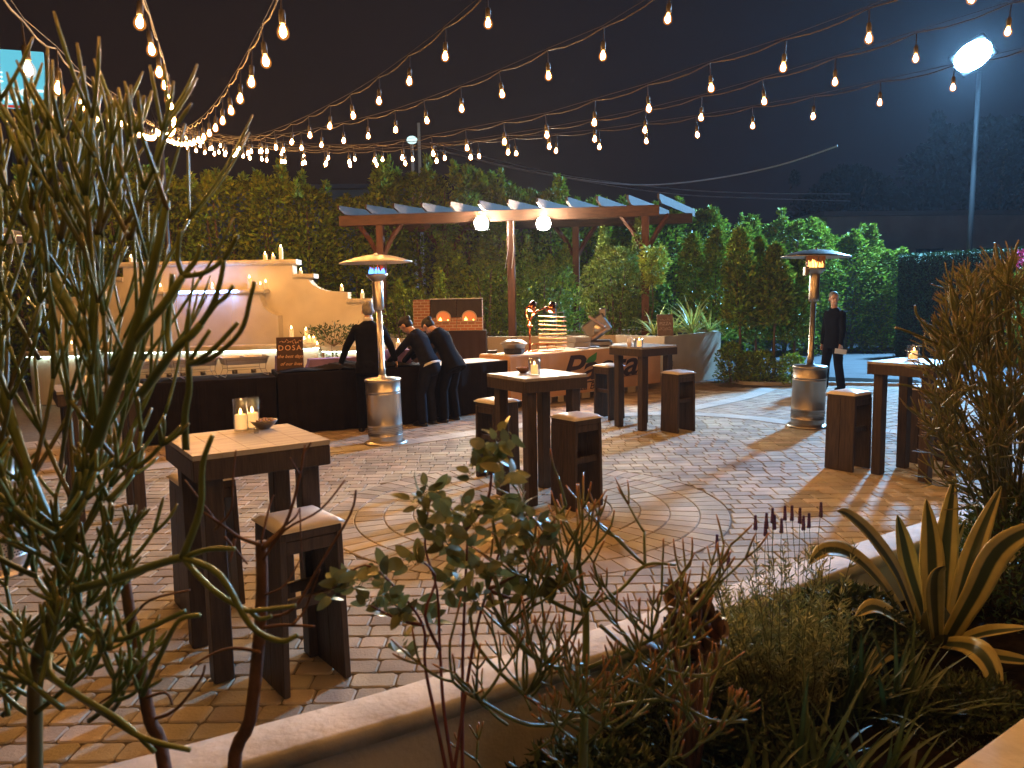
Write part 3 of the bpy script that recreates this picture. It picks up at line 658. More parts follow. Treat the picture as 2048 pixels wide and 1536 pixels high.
# brown sign with the lettering
M_SIGN = mat('brown_sign_board', (.075, .032, .018), .6, var=.3, scale=10); M_INK = mat('copper_ink', (.80, .45, .24), .6)
sp = at(tB, .20, .30, .80); t = thing('menu_sign', 'brown board with orange hand lettering standing on the black clothed table', 'sign', sp, R(9))
sg = bpy.data.objects.new('x', None)
b = MB(); b.box((0, 0, .225), (.345, .018, .45), bev=.004, M=Matrix.Identity(3)); bd = b.build('board', M_SIGN, t); bd.rotation_euler = (R(-7), 0, 0)
def onboard(x, z): return Matrix.Translation((x, -.0105, z)) @ Matrix.Rotation(math.pi / 2, 4, 'X')
text('DOSA', .098, M_INK, bd, onboard(0, .275), ext=.0008, spacing=1.25)
text('the best days', .062, M_INK, bd, onboard(0, .175), shear=.4, ext=.0008)
text('of our lives', .062, M_INK, bd, onboard(.01, .075), shear=.4, ext=.0008)
b = MB()
for i in range(9):
    x = -.13 + i * .033; b.tube([(x, -.011, .385 + .012 * math.sin(i * 1.7)), (x + .03, -.011, .40 - .022 * math.sin(i * 2.3)), (x + .05, -.011, .375 + .02 * math.sin(i))], .0028, 5)
b.build('ornament', M_INK, bd)

# ---------------------------------------------------------------- fountain wall
FY = 14.0
fw = thing('fountain_wall', 'cream stucco garden wall stepping down in curves around the lit waterfall', 'fountain', (0, 0, 0))
def arcpts(cx, cz, r, a0, a1, n=8): return [(cx + r * math.cos(R(a0 + (a1 - a0) * i / n)), cz + r * math.sin(R(a0 + (a1 - a0) * i / n))) for i in range(n + 1)]
Cx = -5.35
half = [(2.79, 0), (2.79, 1.66), (2.46, 1.66), (2.46, 1.86), (2.30, 1.87), (2.12, 1.885), (1.98, 1.92), (1.86, 1.99), (1.80, 2.06), (1.78, 2.11), (1.50, 2.12), (1.50, 2.36)]
poly = [(Cx + x, z) for x, z in half][::-1][::-1]
poly = [(Cx + x, z) for x, z in half] + [(Cx - x, z) for x, z in half[::-1]]
b = MB(); b.prism(poly, FY, FY + .30); b.build('wall', M_STUC, fw)
c = MB()
def cap(x0, x1, z, y0=FY - .05, y1=FY + .35, h=.09):
    n = 6; vs = []; prof = [(y0 + .02, z), (y0, z + h * .3), (y0, z + h * .7), (y0 + .02, z + h), (y1 - .02, z + h), (y1, z + h * .5), (y1 - .02, z)]
    k = len(prof); vs = [(x0 - .0, p[0], p[1]) for p in prof] + [(x1, p[0], p[1]) for p in prof]
    c.add(vs, [tuple(range(k)), tuple(range(2 * k - 1, k - 1, -1))] + [(i, i + k, (i + 1) % k + k, (i + 1) % k) for i in range(k)])
cap(Cx - 1.58, Cx + 1.58, 2.362)
for s in (-1, 1):
    a, b_ = sorted((Cx + s * 1.42, Cx + s * 1.86)); 
    a2, b2 = sorted((Cx + s * 1.503, Cx + s * 1.88)); cap(a2, b2, 2.115, h=.08)
    a3, b3 = sorted((Cx + s * 2.44, Cx + s * 2.88)); cap(a3, b3, 1.662, h=.08)
c.build('coping', M_CAP, fw)
b = MB(); hp = [(1.28, .9), (1.28, 1.47), (1.20, 1.50), (1.10, 1.56), (1.03, 1.64), (.99, 1.74), (.98, 1.86)]
b.prism([(Cx + x, z) for x, z in hp] + [(Cx - x, z) for x, z in hp[::-1]], FY - .26, FY - .003); b.build('front_panel', M_STUC, fw)
c = MB(); cap(Cx - 1.08, Cx + 1.08, 1.862, FY - .33, FY - .003, .07); c.build('ledge', M_CAP, fw)
# basin with a bowed front and glowing strips under its rim
def bowed(x0, x1, yb, bow, n=20): return [(x0 + (x1 - x0) * i / n, yb - bow * math.sin(math.pi * i / n) ** .6) for i in range(n + 1)]
def basin(x0, x1, yb, bow, ztop, label, rim=.16):
    f = bowed(x0, x1, yb, bow)
    b = MB(); b.slab(f + [(x1, FY - .27), (x0, FY - .27)], 0, ztop - .09); bo = b.build('basin', M_STUC, fw)
    f2 = bowed(x0 - .05, x1 + .05, yb - .05, bow); f3 = bowed(x0 + rim, x1 - rim, yb + rim, bow)
    b = MB(); n = len(f2); vs = []
    for (p, q) in zip(f2, f3): vs += [(p[0], p[1], ztop - .085), (p[0], p[1] , ztop - .015), (p[0] * .999, p[1] + .015, ztop), (q[0], q[1], ztop), (q[0], q[1], ztop - .085)]
    b.add(vs, [(i * 5 + j, i * 5 + (j + 1) % 5, (i + 1) * 5 + (j + 1) % 5, (i + 1) * 5 + j) for i in range(n - 1) for j in range(5)] + [(4, 3, 2, 1, 0), tuple((n - 1) * 5 + j for j in range(5))])
    b.build('basin_rim', M_CAP, fw)
    b = MB(); g = bowed(x0 - .03, x1 + .03, yb - .035, bow); b.tube([(p[0], p[1], ztop - .094) for p in g], .006, 5); b.build('led_strip', glow('led_strip', (.72, 1.0, .85), 26), fw)
    return f3
f3 = basin(-7.25, -3.33, 13.45, .42, 1.00, '')
b = MB(); b.slab(f3 + [(f3[-1][0], FY - .27), (f3[0][0], FY - .27)], .90, .94); b.build('pool_water', mat('pool_water', (.25, .30, .34), .06, bump=.5, bscale=14), fw)
basin(-3.26, -2.30, 13.62, .12, .93, ''); basin(-8.4, -7.32, 13.62, .12, .93, '')
b = MB(); n, m_ = 26, 8; vs = []
for i in range(n + 1):
    for j in range(m_ + 1):
        f = j / m_; x = -5.76 + .98 * i / n; x = x + (-5.27 - x) * .10 * f ** .7
        vs.append((x, 13.66 - .03 - .16 * math.sqrt(f) + .008 * math.sin(i * 1.9 + j), 1.885 - f * .94))
b.add(vs, [(i * (m_ + 1) + j, (i + 1) * (m_ + 1) + j, (i + 1) * (m_ + 1) + j + 1, i * (m_ + 1) + j + 1) for i in range(n) for j in range(m_)])
b.build('water_sheet', mat('falling_water', (.75, .72, .95), .08, alpha=.30, bump=1.0, bscale=5, stretch=(14, 14, .8)), fw, True)
b = MB(); b.box((-5.27, 13.655, 1.905), (1.06, .06, .035)); b.build('light_bar', glow('blue_light_bar', (.25, .45, 1.0), 38), fw)
t = thing('uplight', 'small ground lamp glowing warm white against the fountain basin', 'lamp', (-3.62, 12.78, 0))
b = MB(); b.tube([(0, 0, 0), (0, 0, .62)], .012, 8); b.build('stake', M_BLACK, t)
b = MB(); b.lathe([(.03, .60), (.05, .66), (.05, .70), (.045, .70), (.01, .66)], (0, 0, 0), 16, close=False); b.build('lamp_head', M_BLACK, t, True)
b = MB(); b.lathe([(.04, .672), (.04, .69), (.005, .695)], (0, 0, 0), 14); b.build('lens', glow('uplight_lens', (1, .78, .45), 260), t)
# candles set out on the walls
WC = [(262, 518, 14.1, .09), (297, 520, 14.1, .10), (531, 525, 14.1, .10), (547, 527, 14.1, .07), (563, 527, 14.1, .22), (602, 552, 14.1, .06), (684, 584, 14.1, .08), (725, 598, 14.1, .10),
      (290, 577, 13.8, .08), (321, 577, 13.8, .08), (425, 577, 13.8, .08), (500, 579, 13.8, .20), (521, 577, 13.8, .08), (532, 577, 13.8, .12), (80, 580, 14.1, .10), (56, 588, 14.1, .08),
      (583, 667, 13.35, .25), (612, 664, 13.42, .22), (618, 667, 13.3, .09), (608, 669, 13.2, .07), (627, 667, 13.32, .09), (702, 686, 13.62, .22), (710, 684, 13.72, .22), (279, 672, 13.2, .18), (329, 684, 13.15, .12), (145, 704, 13.6, .12), (634, 678, 13.25, .05)]
where = ['on top of the fountain wall by the cactus', 'on top of the fountain wall, second from the cactus', 'on the top coping just before its two end candles', 'shorter, between two others at the end of the top coping', 'tallest, at the very end of the top coping', 'on the first step down from the top coping', 'on the flat run between the curve and the last coping', 'on the lowest coping near the grey haired man', 'first on the ledge over the waterfall, by the cactus', 'second on the ledge over the waterfall', 'on the ledge straight above the blue light bar', 'tall, on the ledge past the blue light bar', 'squat, beside the tall one on the ledge', 'last on the ledge over the waterfall', 'on the far wing of the fountain wall seen through the cactus', 'outermost on the far wing of the fountain wall', 'tall, alone on the basin rim above the brown sign', 'tall, at the back of the basin rim cluster', 'fattest, in the middle of the basin rim cluster', 'lowest and frontmost in the basin rim cluster', 'at the leafy end of the basin rim cluster', 'tall, front one of the pair behind the grey haired man', 'tall, rear one of the pair behind the grey haired man', 'tall, on the basin rim behind the cactus', 'on the basin rim below the waterfall, by the cactus', 'on the outer basin hidden among cactus twigs', 'tiny, on the very corner of the basin rim']
first = {}
for (px, py, Y, h), wh in zip(WC, where):
    P = D(px, py, Y)
    if Y > 14: P.z = 2.454 if 240 < px < 585 else (2.197 if 585 < px < 625 else (1.878 if 640 < px < 700 else (1.744 if px > 700 or px < 90 else P.z)))
    elif Y > 13.75: P.z = 1.934
    else: P.z = 1.002 if -7.3 < P.x < -3.3 else .932
    if h not in first: first[h] = make_pillar('lit candle ' + wh, P, .036, h, True, 'candles set out on the fountain', None, .05)
    else: dup(first[h], P, 0, 'lit candle ' + wh)
dup(first[.09], at(tB, 1.50, .50, .995), 0, 'lit candle on the lilac box nearer the leafy sprig', 'candles on the buffet'); dup(first[.10], at(tB, 1.72, .47, 1.015), 0, 'lit candle on the lilac box beside the hand of the man in the suit', 'candles on the buffet')
tL = dup(tab, (-3.38, 6.35, 0), R(33), 'dark wood high table almost hidden behind the big cactus')
dup(vt, (-3.42, 6.30, TZ), 0, 'candle glass on the table hidden behind the big cactus'); dup(pc, (-3.42, 6.30, TZ + .012), 0, 'lit candle in the glass on the table behind the big cactus')
h3 = None
for o in list(COL.objects):
    if o.name == 'patio_heater': h3 = o
dup(h3, (-3.42, 5.0, 0), .3, 'steel patio heater cut off by the edge of the view, only its hood rim showing')

# ---------------------------------------------------------------- raised stucco planter at the back, pergola
pl = thing('raised_planter', 'big cream stucco planter with an outlet box, behind the tan cloth counter', 'planter', (0, 0, 0))
o_ = [(-3.0, 15.45), (2.02, 15.20), (2.80, 14.30), (4.28, 15.98), (4.2, 17.6), (-3.0, 17.6)]
def inset(poly, d):
    c = Vector((sum(p[0] for p in poly) / len(poly), sum(p[1] for p in poly) / len(poly))); n = len(poly); out = []
    for i in range(n):
        a, b_, c2 = Vector(poly[i - 1]), Vector(poly[i]), Vector(poly[(i + 1) % n]); e = (b_ - a).normalized(); f = (c2 - b_).normalized()
        n1 = Vector((-e.y, e.x)); n2 = Vector((-f.y, f.x)); q = n1 + n2; q = q / max(.3, q.dot(n1)); out.append(tuple(b_ + q * d))
    return out
i_ = inset(o_, .14); b = MB(); n = len(o_)
vs = [(x, y, z) for z in (0, .95) for x, y in o_] + [(x, y, z) for z in (.95, .5) for x, y in i_]
b.add(vs, [(k * n + i, k * n + (i + 1) % n, k * n + n + (i + 1) % n, k * n + n + i) for k in range(3) for i in range(n)]); b.build('planter_wall', mat('grey_tan_stucco', (.62, .52, .38), .85, var=.2, scale=2, bump=.2, bscale=40), pl)
b = MB(); b.slab(i_, .7, .86); b.build('soil', M_SOIL, pl)
t = thing('outlet_box', 'small black outlet box with a white plate on the stucco planter', 'outlet', Vector((2.93, 14.44, .44)), R(48.5))
b = MB(); b.box((0, -.012, 0), (.13, .04, .10), bev=.006); b.build('box', M_BLACK, t); b = MB(); b.box((0, -.035, 0), (.06, .006, .05)); b.build('cover_plate', M_SHIRT, t)
pg = thing('pergola', 'reddish brown timber pergola with two glaring floodlights, in front of the hedge', 'pergola', (0, 0, 0))
PF, PB_ = 15.9, 17.7
TA = math.tan(R(9)); BZ = 3.36
def beam_y(x, back): return (15.75 + (2.75 - x) * TA) + (1.9 if back else 0)
def on_beam(px, back=0):
    u = (px - 1024) / FPX; c = 15.75 + 2.75 * TA + (1.9 if back else 0); y = c / (1 + u * TA); return u * y, y
def post(px, back, zt=BZ - .10):
    x, y = on_beam(px, back); b = MB(); b.box((x, y, zt / 2), (.15, .15, zt), -R(9), bev=.006); b.build('post', M_REDPOST, pg)
    for s in (-1, 1) if px != 1027 else ():
        q = MB(); q.tube([(x + s * .06, y - s * .06 * TA, zt - .62), (x + s * .24, y - s * .24 * TA, zt - .28), (x + s * .46, y - s * .46 * TA, zt + .02)], [.05, .05, .05], 4); q.build('brace', M_REDPOST, pg)
for px in (770, 1027, 1292): post(px, 0)
for px in (899, 1155): post(px, 1)
for (bk, x0, x1) in ((0, -3.55, 2.95), (1, -3.6, 4.0)):
    for s_ in (-1, 1):
        b = MB(); xm = (x0 + x1) / 2; b.box((xm, beam_y(xm, bk) + s_ * .098, BZ), ((x1 - x0) / math.cos(R(9)), .045, .21), -R(9), bev=.004); b.build('beam', M_REDWOOD, pg)
rd = Vector((.42, .91, 0))
for i in range(12):
    x = -3.25 + i * .575; P0 = Vector((x, beam_y(x, 0), 0)); b = MB(); sd = Vector((rd.y, -rd.x, 0)) * .022; vs = []
    for q in (-1, 1):
        for (l_, z) in ((-.34, BZ + .107), (-.52, BZ + .19), (-.52, BZ + .27), (2.75, BZ + .27), (2.75, BZ + .107)): p = P0 + rd * l_ + sd * q; vs.append((p.x, p.y, z))
    b.add(vs, [(0, 1, 2, 3, 4), (9, 8, 7, 6, 5)] + [(i2, i2 + 5, (i2 + 1) % 5 + 5, (i2 + 1) % 5) for i2 in range(5)])
    b.build('rafter', mat('weathered_rafter', (.075, .042, .026), .75, var=.4, scale=3, bump=.2, bscale=20), pg)
for px in (963, 1087):
    xx_, yy_ = on_beam(px); P = D(px, 447, yy_ - .27); h = MB(); h.box((0, .035, 0), (.28, .07, .28), bev=.02); h.box((0, .12, .06), (.03, .14, .03)); hh = h.build('floodlight', M_BLACK, pg); hh.location = P; hh.rotation_euler = (R(-14), 0, R(4 if px < 1000 else -4))
    l_ = MB(); l_.ell((0, -.004, 0), (.138, .045, .138), 24, 14); l_.build('lens', glow('pergola_lens', (1.0, .92, .74), 1500), hh, True)
    l_ = MB(); l_.tube([(-.12, .05, 0), (-.13, .05, .10), (.13, .05, .10), (.12, .05, 0)], .006, 6); l_.build('bracket', M_BLACK, hh)
for x_ in (-.13, .13):
    yc_ = on_beam(1027)[1] - .09; l_ = MB(); l_.tube([(.03 + x_ * .4, yc_, 3.25), (.03 + x_ * .45, yc_, 2.7), (.03 + x_ * .5 - .06, yc_, 2.3)], .007, 6); l_.build('conduit', mat('grey_conduit', (.4, .4, .38), .5), pg)

# ---------------------------------------------------------------- brick pizza ovens
mb_ = bpy.data.materials.new('oven_brick'); mb_.use_nodes = True; n_ = mb_.node_tree.nodes; l2 = mb_.node_tree.links; MATS['oven_brick'] = mb_
bt = n_.new('ShaderNodeTexBrick'); tcn = n_.new('ShaderNodeTexCoord'); mp_ = n_.new('ShaderNodeMapping'); mp_.inputs['Rotation'].default_value = (math.pi / 2, 0, 0)
cmb = n_.new('ShaderNodeCombineXYZ'); sp_ = n_.new('ShaderNodeSeparateXYZ'); ad = n_.new('ShaderNodeMath'); ad.operation = 'ADD'
l2.new(tcn.outputs['Object'], sp_.inputs[0]); l2.new(sp_.outputs['X'], ad.inputs[0]); l2.new(sp_.outputs['Y'], ad.inputs[1]); l2.new(ad.outputs[0], cmb.inputs['X']); l2.new(sp_.outputs['Z'], cmb.inputs['Y']); l2.new(cmb.outputs[0], bt.inputs['Vector'])
bt.inputs['Scale'].default_value = 1.0; bt.inputs['Brick Width'].default_value = .13; bt.inputs['Row Height'].default_value = .052; bt.inputs['Mortar Size'].default_value = .006
bt.inputs['Color1'].default_value = (.34, .13, .07, 1); bt.inputs['Color2'].default_value = (.22, .10, .06, 1); bt.inputs['Mortar'].default_value = (.40, .33, .26, 1)
l2.new(bt.outputs['Color'], n_['Principled BSDF'].inputs['Base Color']); n_['Principled BSDF'].inputs['Roughness'].default_value = .8
M_SOOT = mat('sooty_panel', (.035, .025, .022), .8, var=.4, scale=9); M_OVGLOW = mat('oven_inside', (.5, .25, .12), .8, emit=(1, .35, .10), estr=.32)
def make_oven(label, x0, side=False):
    t = thing('pizza_oven', label, 'oven', (x0, 14.06, 1.14), 0, 'brick fronted pizza ovens')
    W2, Hh, D_ = .455, .56, .5
    arch = [(.10 + .125 - .125 * math.cos(math.pi * i / 12), .235 + .115 * math.sin(math.pi * i / 12)) for i in range(13)]
    hole = [(.10, .17)] + arch + [(.35, .17)]
    b = MB(); out = [(0, 0), (0, .17), (0, .235), (0, Hh), (.225, Hh), (W2, Hh), (W2, .235), (W2, .17), (W2, 0)]
    b.add([(x, 0, z) for x, z in out] + [(x, 0, z) for x, z in hole] + [(x, .28, z) for x, z in hole], [])
    o0, h0, k = 0, 9, len(hole)
    L_ = [(8, 7, h0 + k - 1, h0, 1, 0)]
    lo = [(1, h0, h0 + 1, 2)]; lo += [(2, h0 + 1, h0 + 2, 3), (3, h0 + 2, h0 + 3)] + [(3, h0 + i, h0 + i + 1) for i in range(3, 6)] + [(3, h0 + 6, h0 + 7, 4)] + [(4, h0 + 7, h0 + 8, 5)] + [(5, h0 + i, h0 + i + 1) for i in range(8, 12)] + [(5, h0 + 12, h0 + 13, 6), (6, h0 + 13, h0 + 14, 7)]
    b.f += L_ + lo + [(h0 + i, h0 + k + i, h0 + k + (i + 1) % k, h0 + (i + 1) % k) for i in range(k)] + [tuple(range(h0 + k, h0 + 2 * k))]
    b.mi = [0] + [1 if 0 < i < len(lo) - 1 else 0 for i in range(len(lo))] + [2] * k + [2]
    b.f += []; b.cur = 0
    b.add([(0, .001, 0), (W2, .001, 0), (W2, D_, 0), (0, D_, 0), (0, .001, Hh), (W2, .001, Hh), (W2, D_, Hh), (0, D_, Hh)], [(1, 2, 6, 5), (3, 0, 4, 7), (2, 3, 7, 6), (4, 5, 6, 7)])
    b.build('body', [mb_, M_SOOT, M_OVGLOW], t)
    r = MB(); r.tube([(x, -.012, z) for x, z in hole] + [(hole[0][0], -.012, hole[0][1])], .012, 6); r.build('arch_frame', mat('oven_trim', (.45, .33, .24), .5), t)
    f = MB(); rr = random.Random(2)
    for i, (x_, h_) in enumerate(((.14, .05), (.155, .075), (.172, .045), (.29, .03))): flame_mesh(f, (x_, .12 + .03 * (i % 2), .172), h_, .013)
    f.build('flame', glow('oven_flame', (1, .40, .08), 10), t, True)
    r = MB(); r.box((W2 / 2, .2, Hh + .008), (W2 + .01, .48, .014)); r.build('top_plate', M_STEEL, t)
    return t
ov = make_oven('brick pizza oven with a fire inside, the one nearer the bending women', -1.43)
dup(ov, (-.968, 14.06, 1.14), 0, 'brick pizza oven with a fire inside, the one nearer the pergola floodlights')
o = MB(); o.box((0, 0, .28), (.30, .5, .56)); o = o.build('brick_cabinet', mb_); o.location = (-1.60, 14.35, 1.14); tag(o, 'narrow brick patterned cabinet beside the two pizza ovens', 'cabinet')

# ---------------------------------------------------------------- tan cloth counter and what stands on it
M_TAN = mat('tan_cloth', (.62, .36, .19), .85, var=.12, scale=3)
tP, LP_ = cloth_table('serving_counter', 'long serving counter under a tan cloth with big dark lettering', 'counter', (-.02, 11.88), (2.72, 14.22), .76, .82, M_TAN, mat('cream_counter_sheet', (.62, .50, .36), .7), fold=.004, bottom=.12)
a = tP.rotation_euler.z; ink = mat('dark_brown_ink', (.035, .018, .018), .7)
def onfront(x, z): return Matrix.Translation((x, -.016, z)) @ Matrix.Rotation(math.pi / 2, 4, 'X')
text('Pasta', .60, ink, tP, onfront(1.98, .34) @ Matrix.Diagonal((1.5, 1, 1, 1)), shear=.3, ext=.002, offset=.008, spacing=1.0)
text('Pizza Bar', .16, ink, tP, onfront(1.62, .17) @ Matrix.Diagonal((1.3, 1, 1, 1)), shear=.3, ext=.002)
b = MB(); b.tube([(1.20, -.018, .20), (1.10, -.018, .24), (1.20, -.018, .31), (1.5, -.018, .29), (3.0, -.018, .33)], [.014, .02, .016, .012, .006], 6); b.build('lettering_swash', ink, tP)
b = MB(); b.add([(1.62, -.018, .62), (1.70, -.018, .70), (1.90, -.018, .78), (1.88, -.018, .66), (1.80, -.018, .60)], [(0, 1, 2, 3, 4)]); b.build('leaf_emblem', mat('leaf_green_print', (.05, .22, .05), .7), tP)
b = MB(); rr = random.Random(4)
for i in range(9): x = .5 + i * .29; b = MB(); b.box((x, .02, .075), (rr.uniform(.12, .22), .006, rr.uniform(.10, .14))); b.build('lining_tab', mat('cream_lining', (.5, .42, .28), .8), tP)
def T(x, y, z=.832): return at(tP, x, y, z)
t = thing('electric_skillet', 'steel food warmer with domed lid and black base on the tan counter', 'food warmer', T(.34, .30), a - R(20))
b = MB(); b.lathe([(.15, 0), (.165, .02), (.165, .09), (.14, .10)], (0, 0, 0), 8, M=Matrix.Rotation(R(22.5), 3, 'Z')); b.build('base', M_BLACK, t)
b = MB(); b.lathe([(.17, .09), (.20, .155), (.215, .16), (.215, .168), (.15, .168)], (0, 0, 0), 28); b.build('pan', M_STEEL, t, True)
b = MB(); b.lathe([(.19, .168), (.185, .185), (.13, .215), (.03, .228)], (0, 0, 0), 28); b.build('lid', M_STEEL, t, True)
b = MB(); b.tube([(-.05, 0, .225), (-.04, 0, .25), (.04, 0, .25), (.05, 0, .225)], .007, 6); b.build('handle', M_BLACK, t)
t = thing('heat_lamp_stand', 'copper twin arm heat lamp shining down on the tan counter', 'heat lamp', T(.82, .46), a - R(25)); t.scale = (1.15, 1.15, 1.15)
b = MB(); b.lathe([(.12, 0), (.12, .012), (.02, .02)], (0, 0, 0), 24); b.build('base', M_COPPER, t, True)
b = MB(); b.tube([(0, 0, .01), (0, 0, .42)], .014, 10); b.ell((0, 0, .36), (.045, .045, .03)); b.build('post', M_COPPER, t, True)
for arm in ([(0, 0, .40), (-.05, 0, .52), (-.04, 0, .60), (.0, -.02, .62)], [(0, 0, .40), (.04, 0, .50), (.14, 0, .58), (.26, 0, .62)]):
    b = MB(); b.tube(smoothpts(arm, 4), .013, 8); b.build('arm', M_COPPER, t, True)
for (x, y, z, r_) in ((.02, -.03, .62, .5), (.32, -.02, .60, .35)):
    M_ = Matrix.Rotation(r_, 3, 'Y'); b = MB(); b.lathe([(.020, .10), (.045, .09), (.05, .03), (.075, -.05), (.070, -.05), (.045, .02), (.01, .05)], (x, y, z), 20, close=False, M=M_); hd_ = b.build('lamp_head', M_COPPER, t, True)
    b = MB(); b.ell(Vector((x, y, z)) + M_ @ Vector((0, 0, -.02)), (.035, .035, .03)); b.build('bulb', glow('heat_bulb', (1.0, .50, .20), 1700), hd_, True)
t = thing('board_rack', 'steel rack holding a stack of thin wooden pizza boards', 'rack', T(1.42, .42), a - R(45))
b = MB()
for (x, y) in ((.10, -.09), (.10, .09), (-.02, .10), (-.02, -.10)): b.tube([(x, y, 0), (x, y, .62)], .005, 6)
for z in (.0, .30, .62): b.tube([(.10, -.09, z + .002), (.10, .09, z + .002), (-.02, .10, z + .002), (-.02, -.10, z + .002), (.10, -.09, z + .002)], .004, 6)
b.build('rack_frame', M_STEEL, t)
mw = mat('light_wood_board', (.60, .36, .20), .6, var=.2, scale=12)
for i in range(8):
    b = MB(); z = .05 + i * .072; b.box((-.09, 0, z), (.46, .30, .015), bev=.003, M=Matrix.Rotation(R(-3 + (i % 3) * 2 + i * .7), 3, 'Y')); b.build('board', mw, t)
def riser(label, P, s):
    t = thing('wire_riser', label, 'riser', P, a, 'copper wire risers'); b = MB(); w_, h = .09 * s, .10 * s
    for sx in (-1, 1):
        for sy in (-1, 1): b.tube([(sx * w_ * 1.2, sy * w_ * 1.2, 0), (sx * w_, sy * w_, h)], .004, 5)
    b.tube([(-w_, -w_, h), (w_, -w_, h), (w_, w_, h), (-w_, w_, h), (-w_, -w_, h)], .004, 5); b.tube([(-w_, 0, h), (w_, 0, h)], .004, 5); b.build('wire_frame', M_COPPER, t); return t
riser('copper wire riser just past the heat lamp base', T(1.02, .5), 1.1); riser('smaller copper wire riser by the food warmer', T(.60, .5), .9); riser('copper wire riser in front of the board rack', T(1.2, .45), 1.0)
mpl = mat('white_plate', (.72, .70, .66), .3)
for i, (x, y, s, lb) in enumerate(((.95, .2, 1.0, 'white plate on the tan counter by the heat lamp base'), (1.2, .22, 1.1, 'white plate under the glow of the heat lamp'), (1.75, .2, .9, 'white plate past the stack of pizza boards'), (2.1, .25, .8, 'white plate near the corner of the stucco planter'))):
    b = MB(); b.lathe([(.05 * s, 0), (.10 * s, .012), (.13 * s, .02), (.125 * s, .022), (.09 * s, .012), (.002, .008)], (0, 0, 0), 24, close=False); o = b.build('plate', mpl, None, True); o.location = T(x, y); tag(o, lb, 'plate', 'plates on the tan counter')
for i, (x, y, z, lb) in enumerate(((2.02, .52, 0, 'lower of two pale cardboard boxes behind the board rack'), (2.03, .53, .095, 'upper of two pale cardboard boxes behind the board rack'))):
    b = MB(); b.box((0, 0, .045), (.30, .30, .09), bev=.004); o = b.build('cardboard_box', mat('pale_card', (.45, .38, .30), .8)); o.location = T(x, y, .832 + z); o.rotation_euler = (0, 0, a + .1 * i - .4); tag(o, lb, 'box', 'cardboard boxes on the counter')
t = thing('meat_slicer', 'grey metal slicing machine leaning at an angle on the tan counter', 'slicer', T(2.46, .48), a - R(45)); t.scale = (1.35, 1.35, 1.35)
b = MB(); b.box((0, 0, .04), (.36, .28, .08), bev=.02); b.build('base', M_STEELD, t)
M_ = Matrix.Rotation(R(-35), 3, 'Y'); b = MB(); b.box((-.02, 0, .24), (.34, .05, .26), bev=.02, M=M_); b.build('carriage', M_STEELD, t)
b = MB(); b.lathe([(.075, -.008), (.08, 0), (.075, .008)], (.02, -.03, .22), 28, M=Matrix.Rotation(R(90), 3, 'X')); b.build('blade', M_STEEL, t, True)
b = MB(); b.box((-.02, -.07, .14), (.32, .06, .035), bev=.008, M=M_); b.box((-.02, -.07, .32), (.26, .06, .035), bev=.008, M=M_.transposed()); b.build('rail', mat('pinkish_steel', (.5, .36, .30), .4, .6), t)
b = MB(); b.box((.06, .02, .42), (.09, .05, .14), bev=.01); b.build('food_pusher', M_STEELD, t)
t = thing('pizza_sign', 'small brown lettered board propped on the corner of the stucco planter', 'sign', (2.86, 14.50, .953), R(10))
b = MB(); b.box((0, 0, .20), (.31, .016, .40), bev=.004); bd = b.build('board', mat('tan_sign_board', (.26, .17, .11), .7, var=.3, scale=14), t); bd.rotation_euler = (R(-6), 0, 0)
mi_ = mat('cream_ink', (.6, .48, .38), .7)
text('PIZZA', .085, mi_, bd, Matrix.Translation((0, -.0095, .20)) @ Matrix.Rotation(math.pi / 2, 4, 'X'), ext=.0008)
b = MB()
for z, n, sx in ((.30, 6, .035), (.12, 7, .036), (.15, 5, .04)):
    for i in range(n): x = -sx * n / 2 + i * sx; b.tube([(x, -.0095, z), (x + sx * .4, -.0095, z + .018 * math.sin(i * 2)), (x + sx * .8, -.0095, z - .008)], .003, 4)
b.build('scroll_pattern', mi_, bd)
b = MB(); b.box((0, 0, .03), (.16, .11, .05), bev=.01); o = b.build('tray', M_BLACK); o.location = T(.12, .58); tag(o, 'small black tray on the back edge of the tan counter', 'tray')

# ---------------------------------------------------------------- people
def fuse(name, mb, m, parent, vox, smooth_it=4):
    o = mb.build(name, m, None); md = o.modifiers.new('r', 'REMESH'); md.mode = 'VOXEL'; md.voxel_size = vox; md.use_smooth_shade = True
    s = o.modifiers.new('s', 'SMOOTH'); s.iterations = smooth_it; s.factor = .5
    bpy.context.view_layer.update()
    me = bpy.data.meshes.new_from_object(o.evaluated_get(bpy.context.evaluated_depsgraph_get())); bpy.data.objects.remove(o)
    me.polygons.foreach_set('use_smooth', [True] * len(me.polygons)); me.materials.clear(); me.materials.append(m)
    p = bpy.data.objects.new(name, me); COL.objects.link(p)
    if parent: p.parent = parent
    return p
def ik(a, c, l1, l2, hint):
    d = c - a; L = min(d.length, (l1 + l2) * .995); dn = d.normalized(); x = (l1 * l1 - l2 * l2 + L * L) / (2 * L); h = math.sqrt(max(0, l1 * l1 - x * x))
    s = (hint - dn * hint.dot(dn)).normalized(); return a + dn * x + s * h, a + dn * L
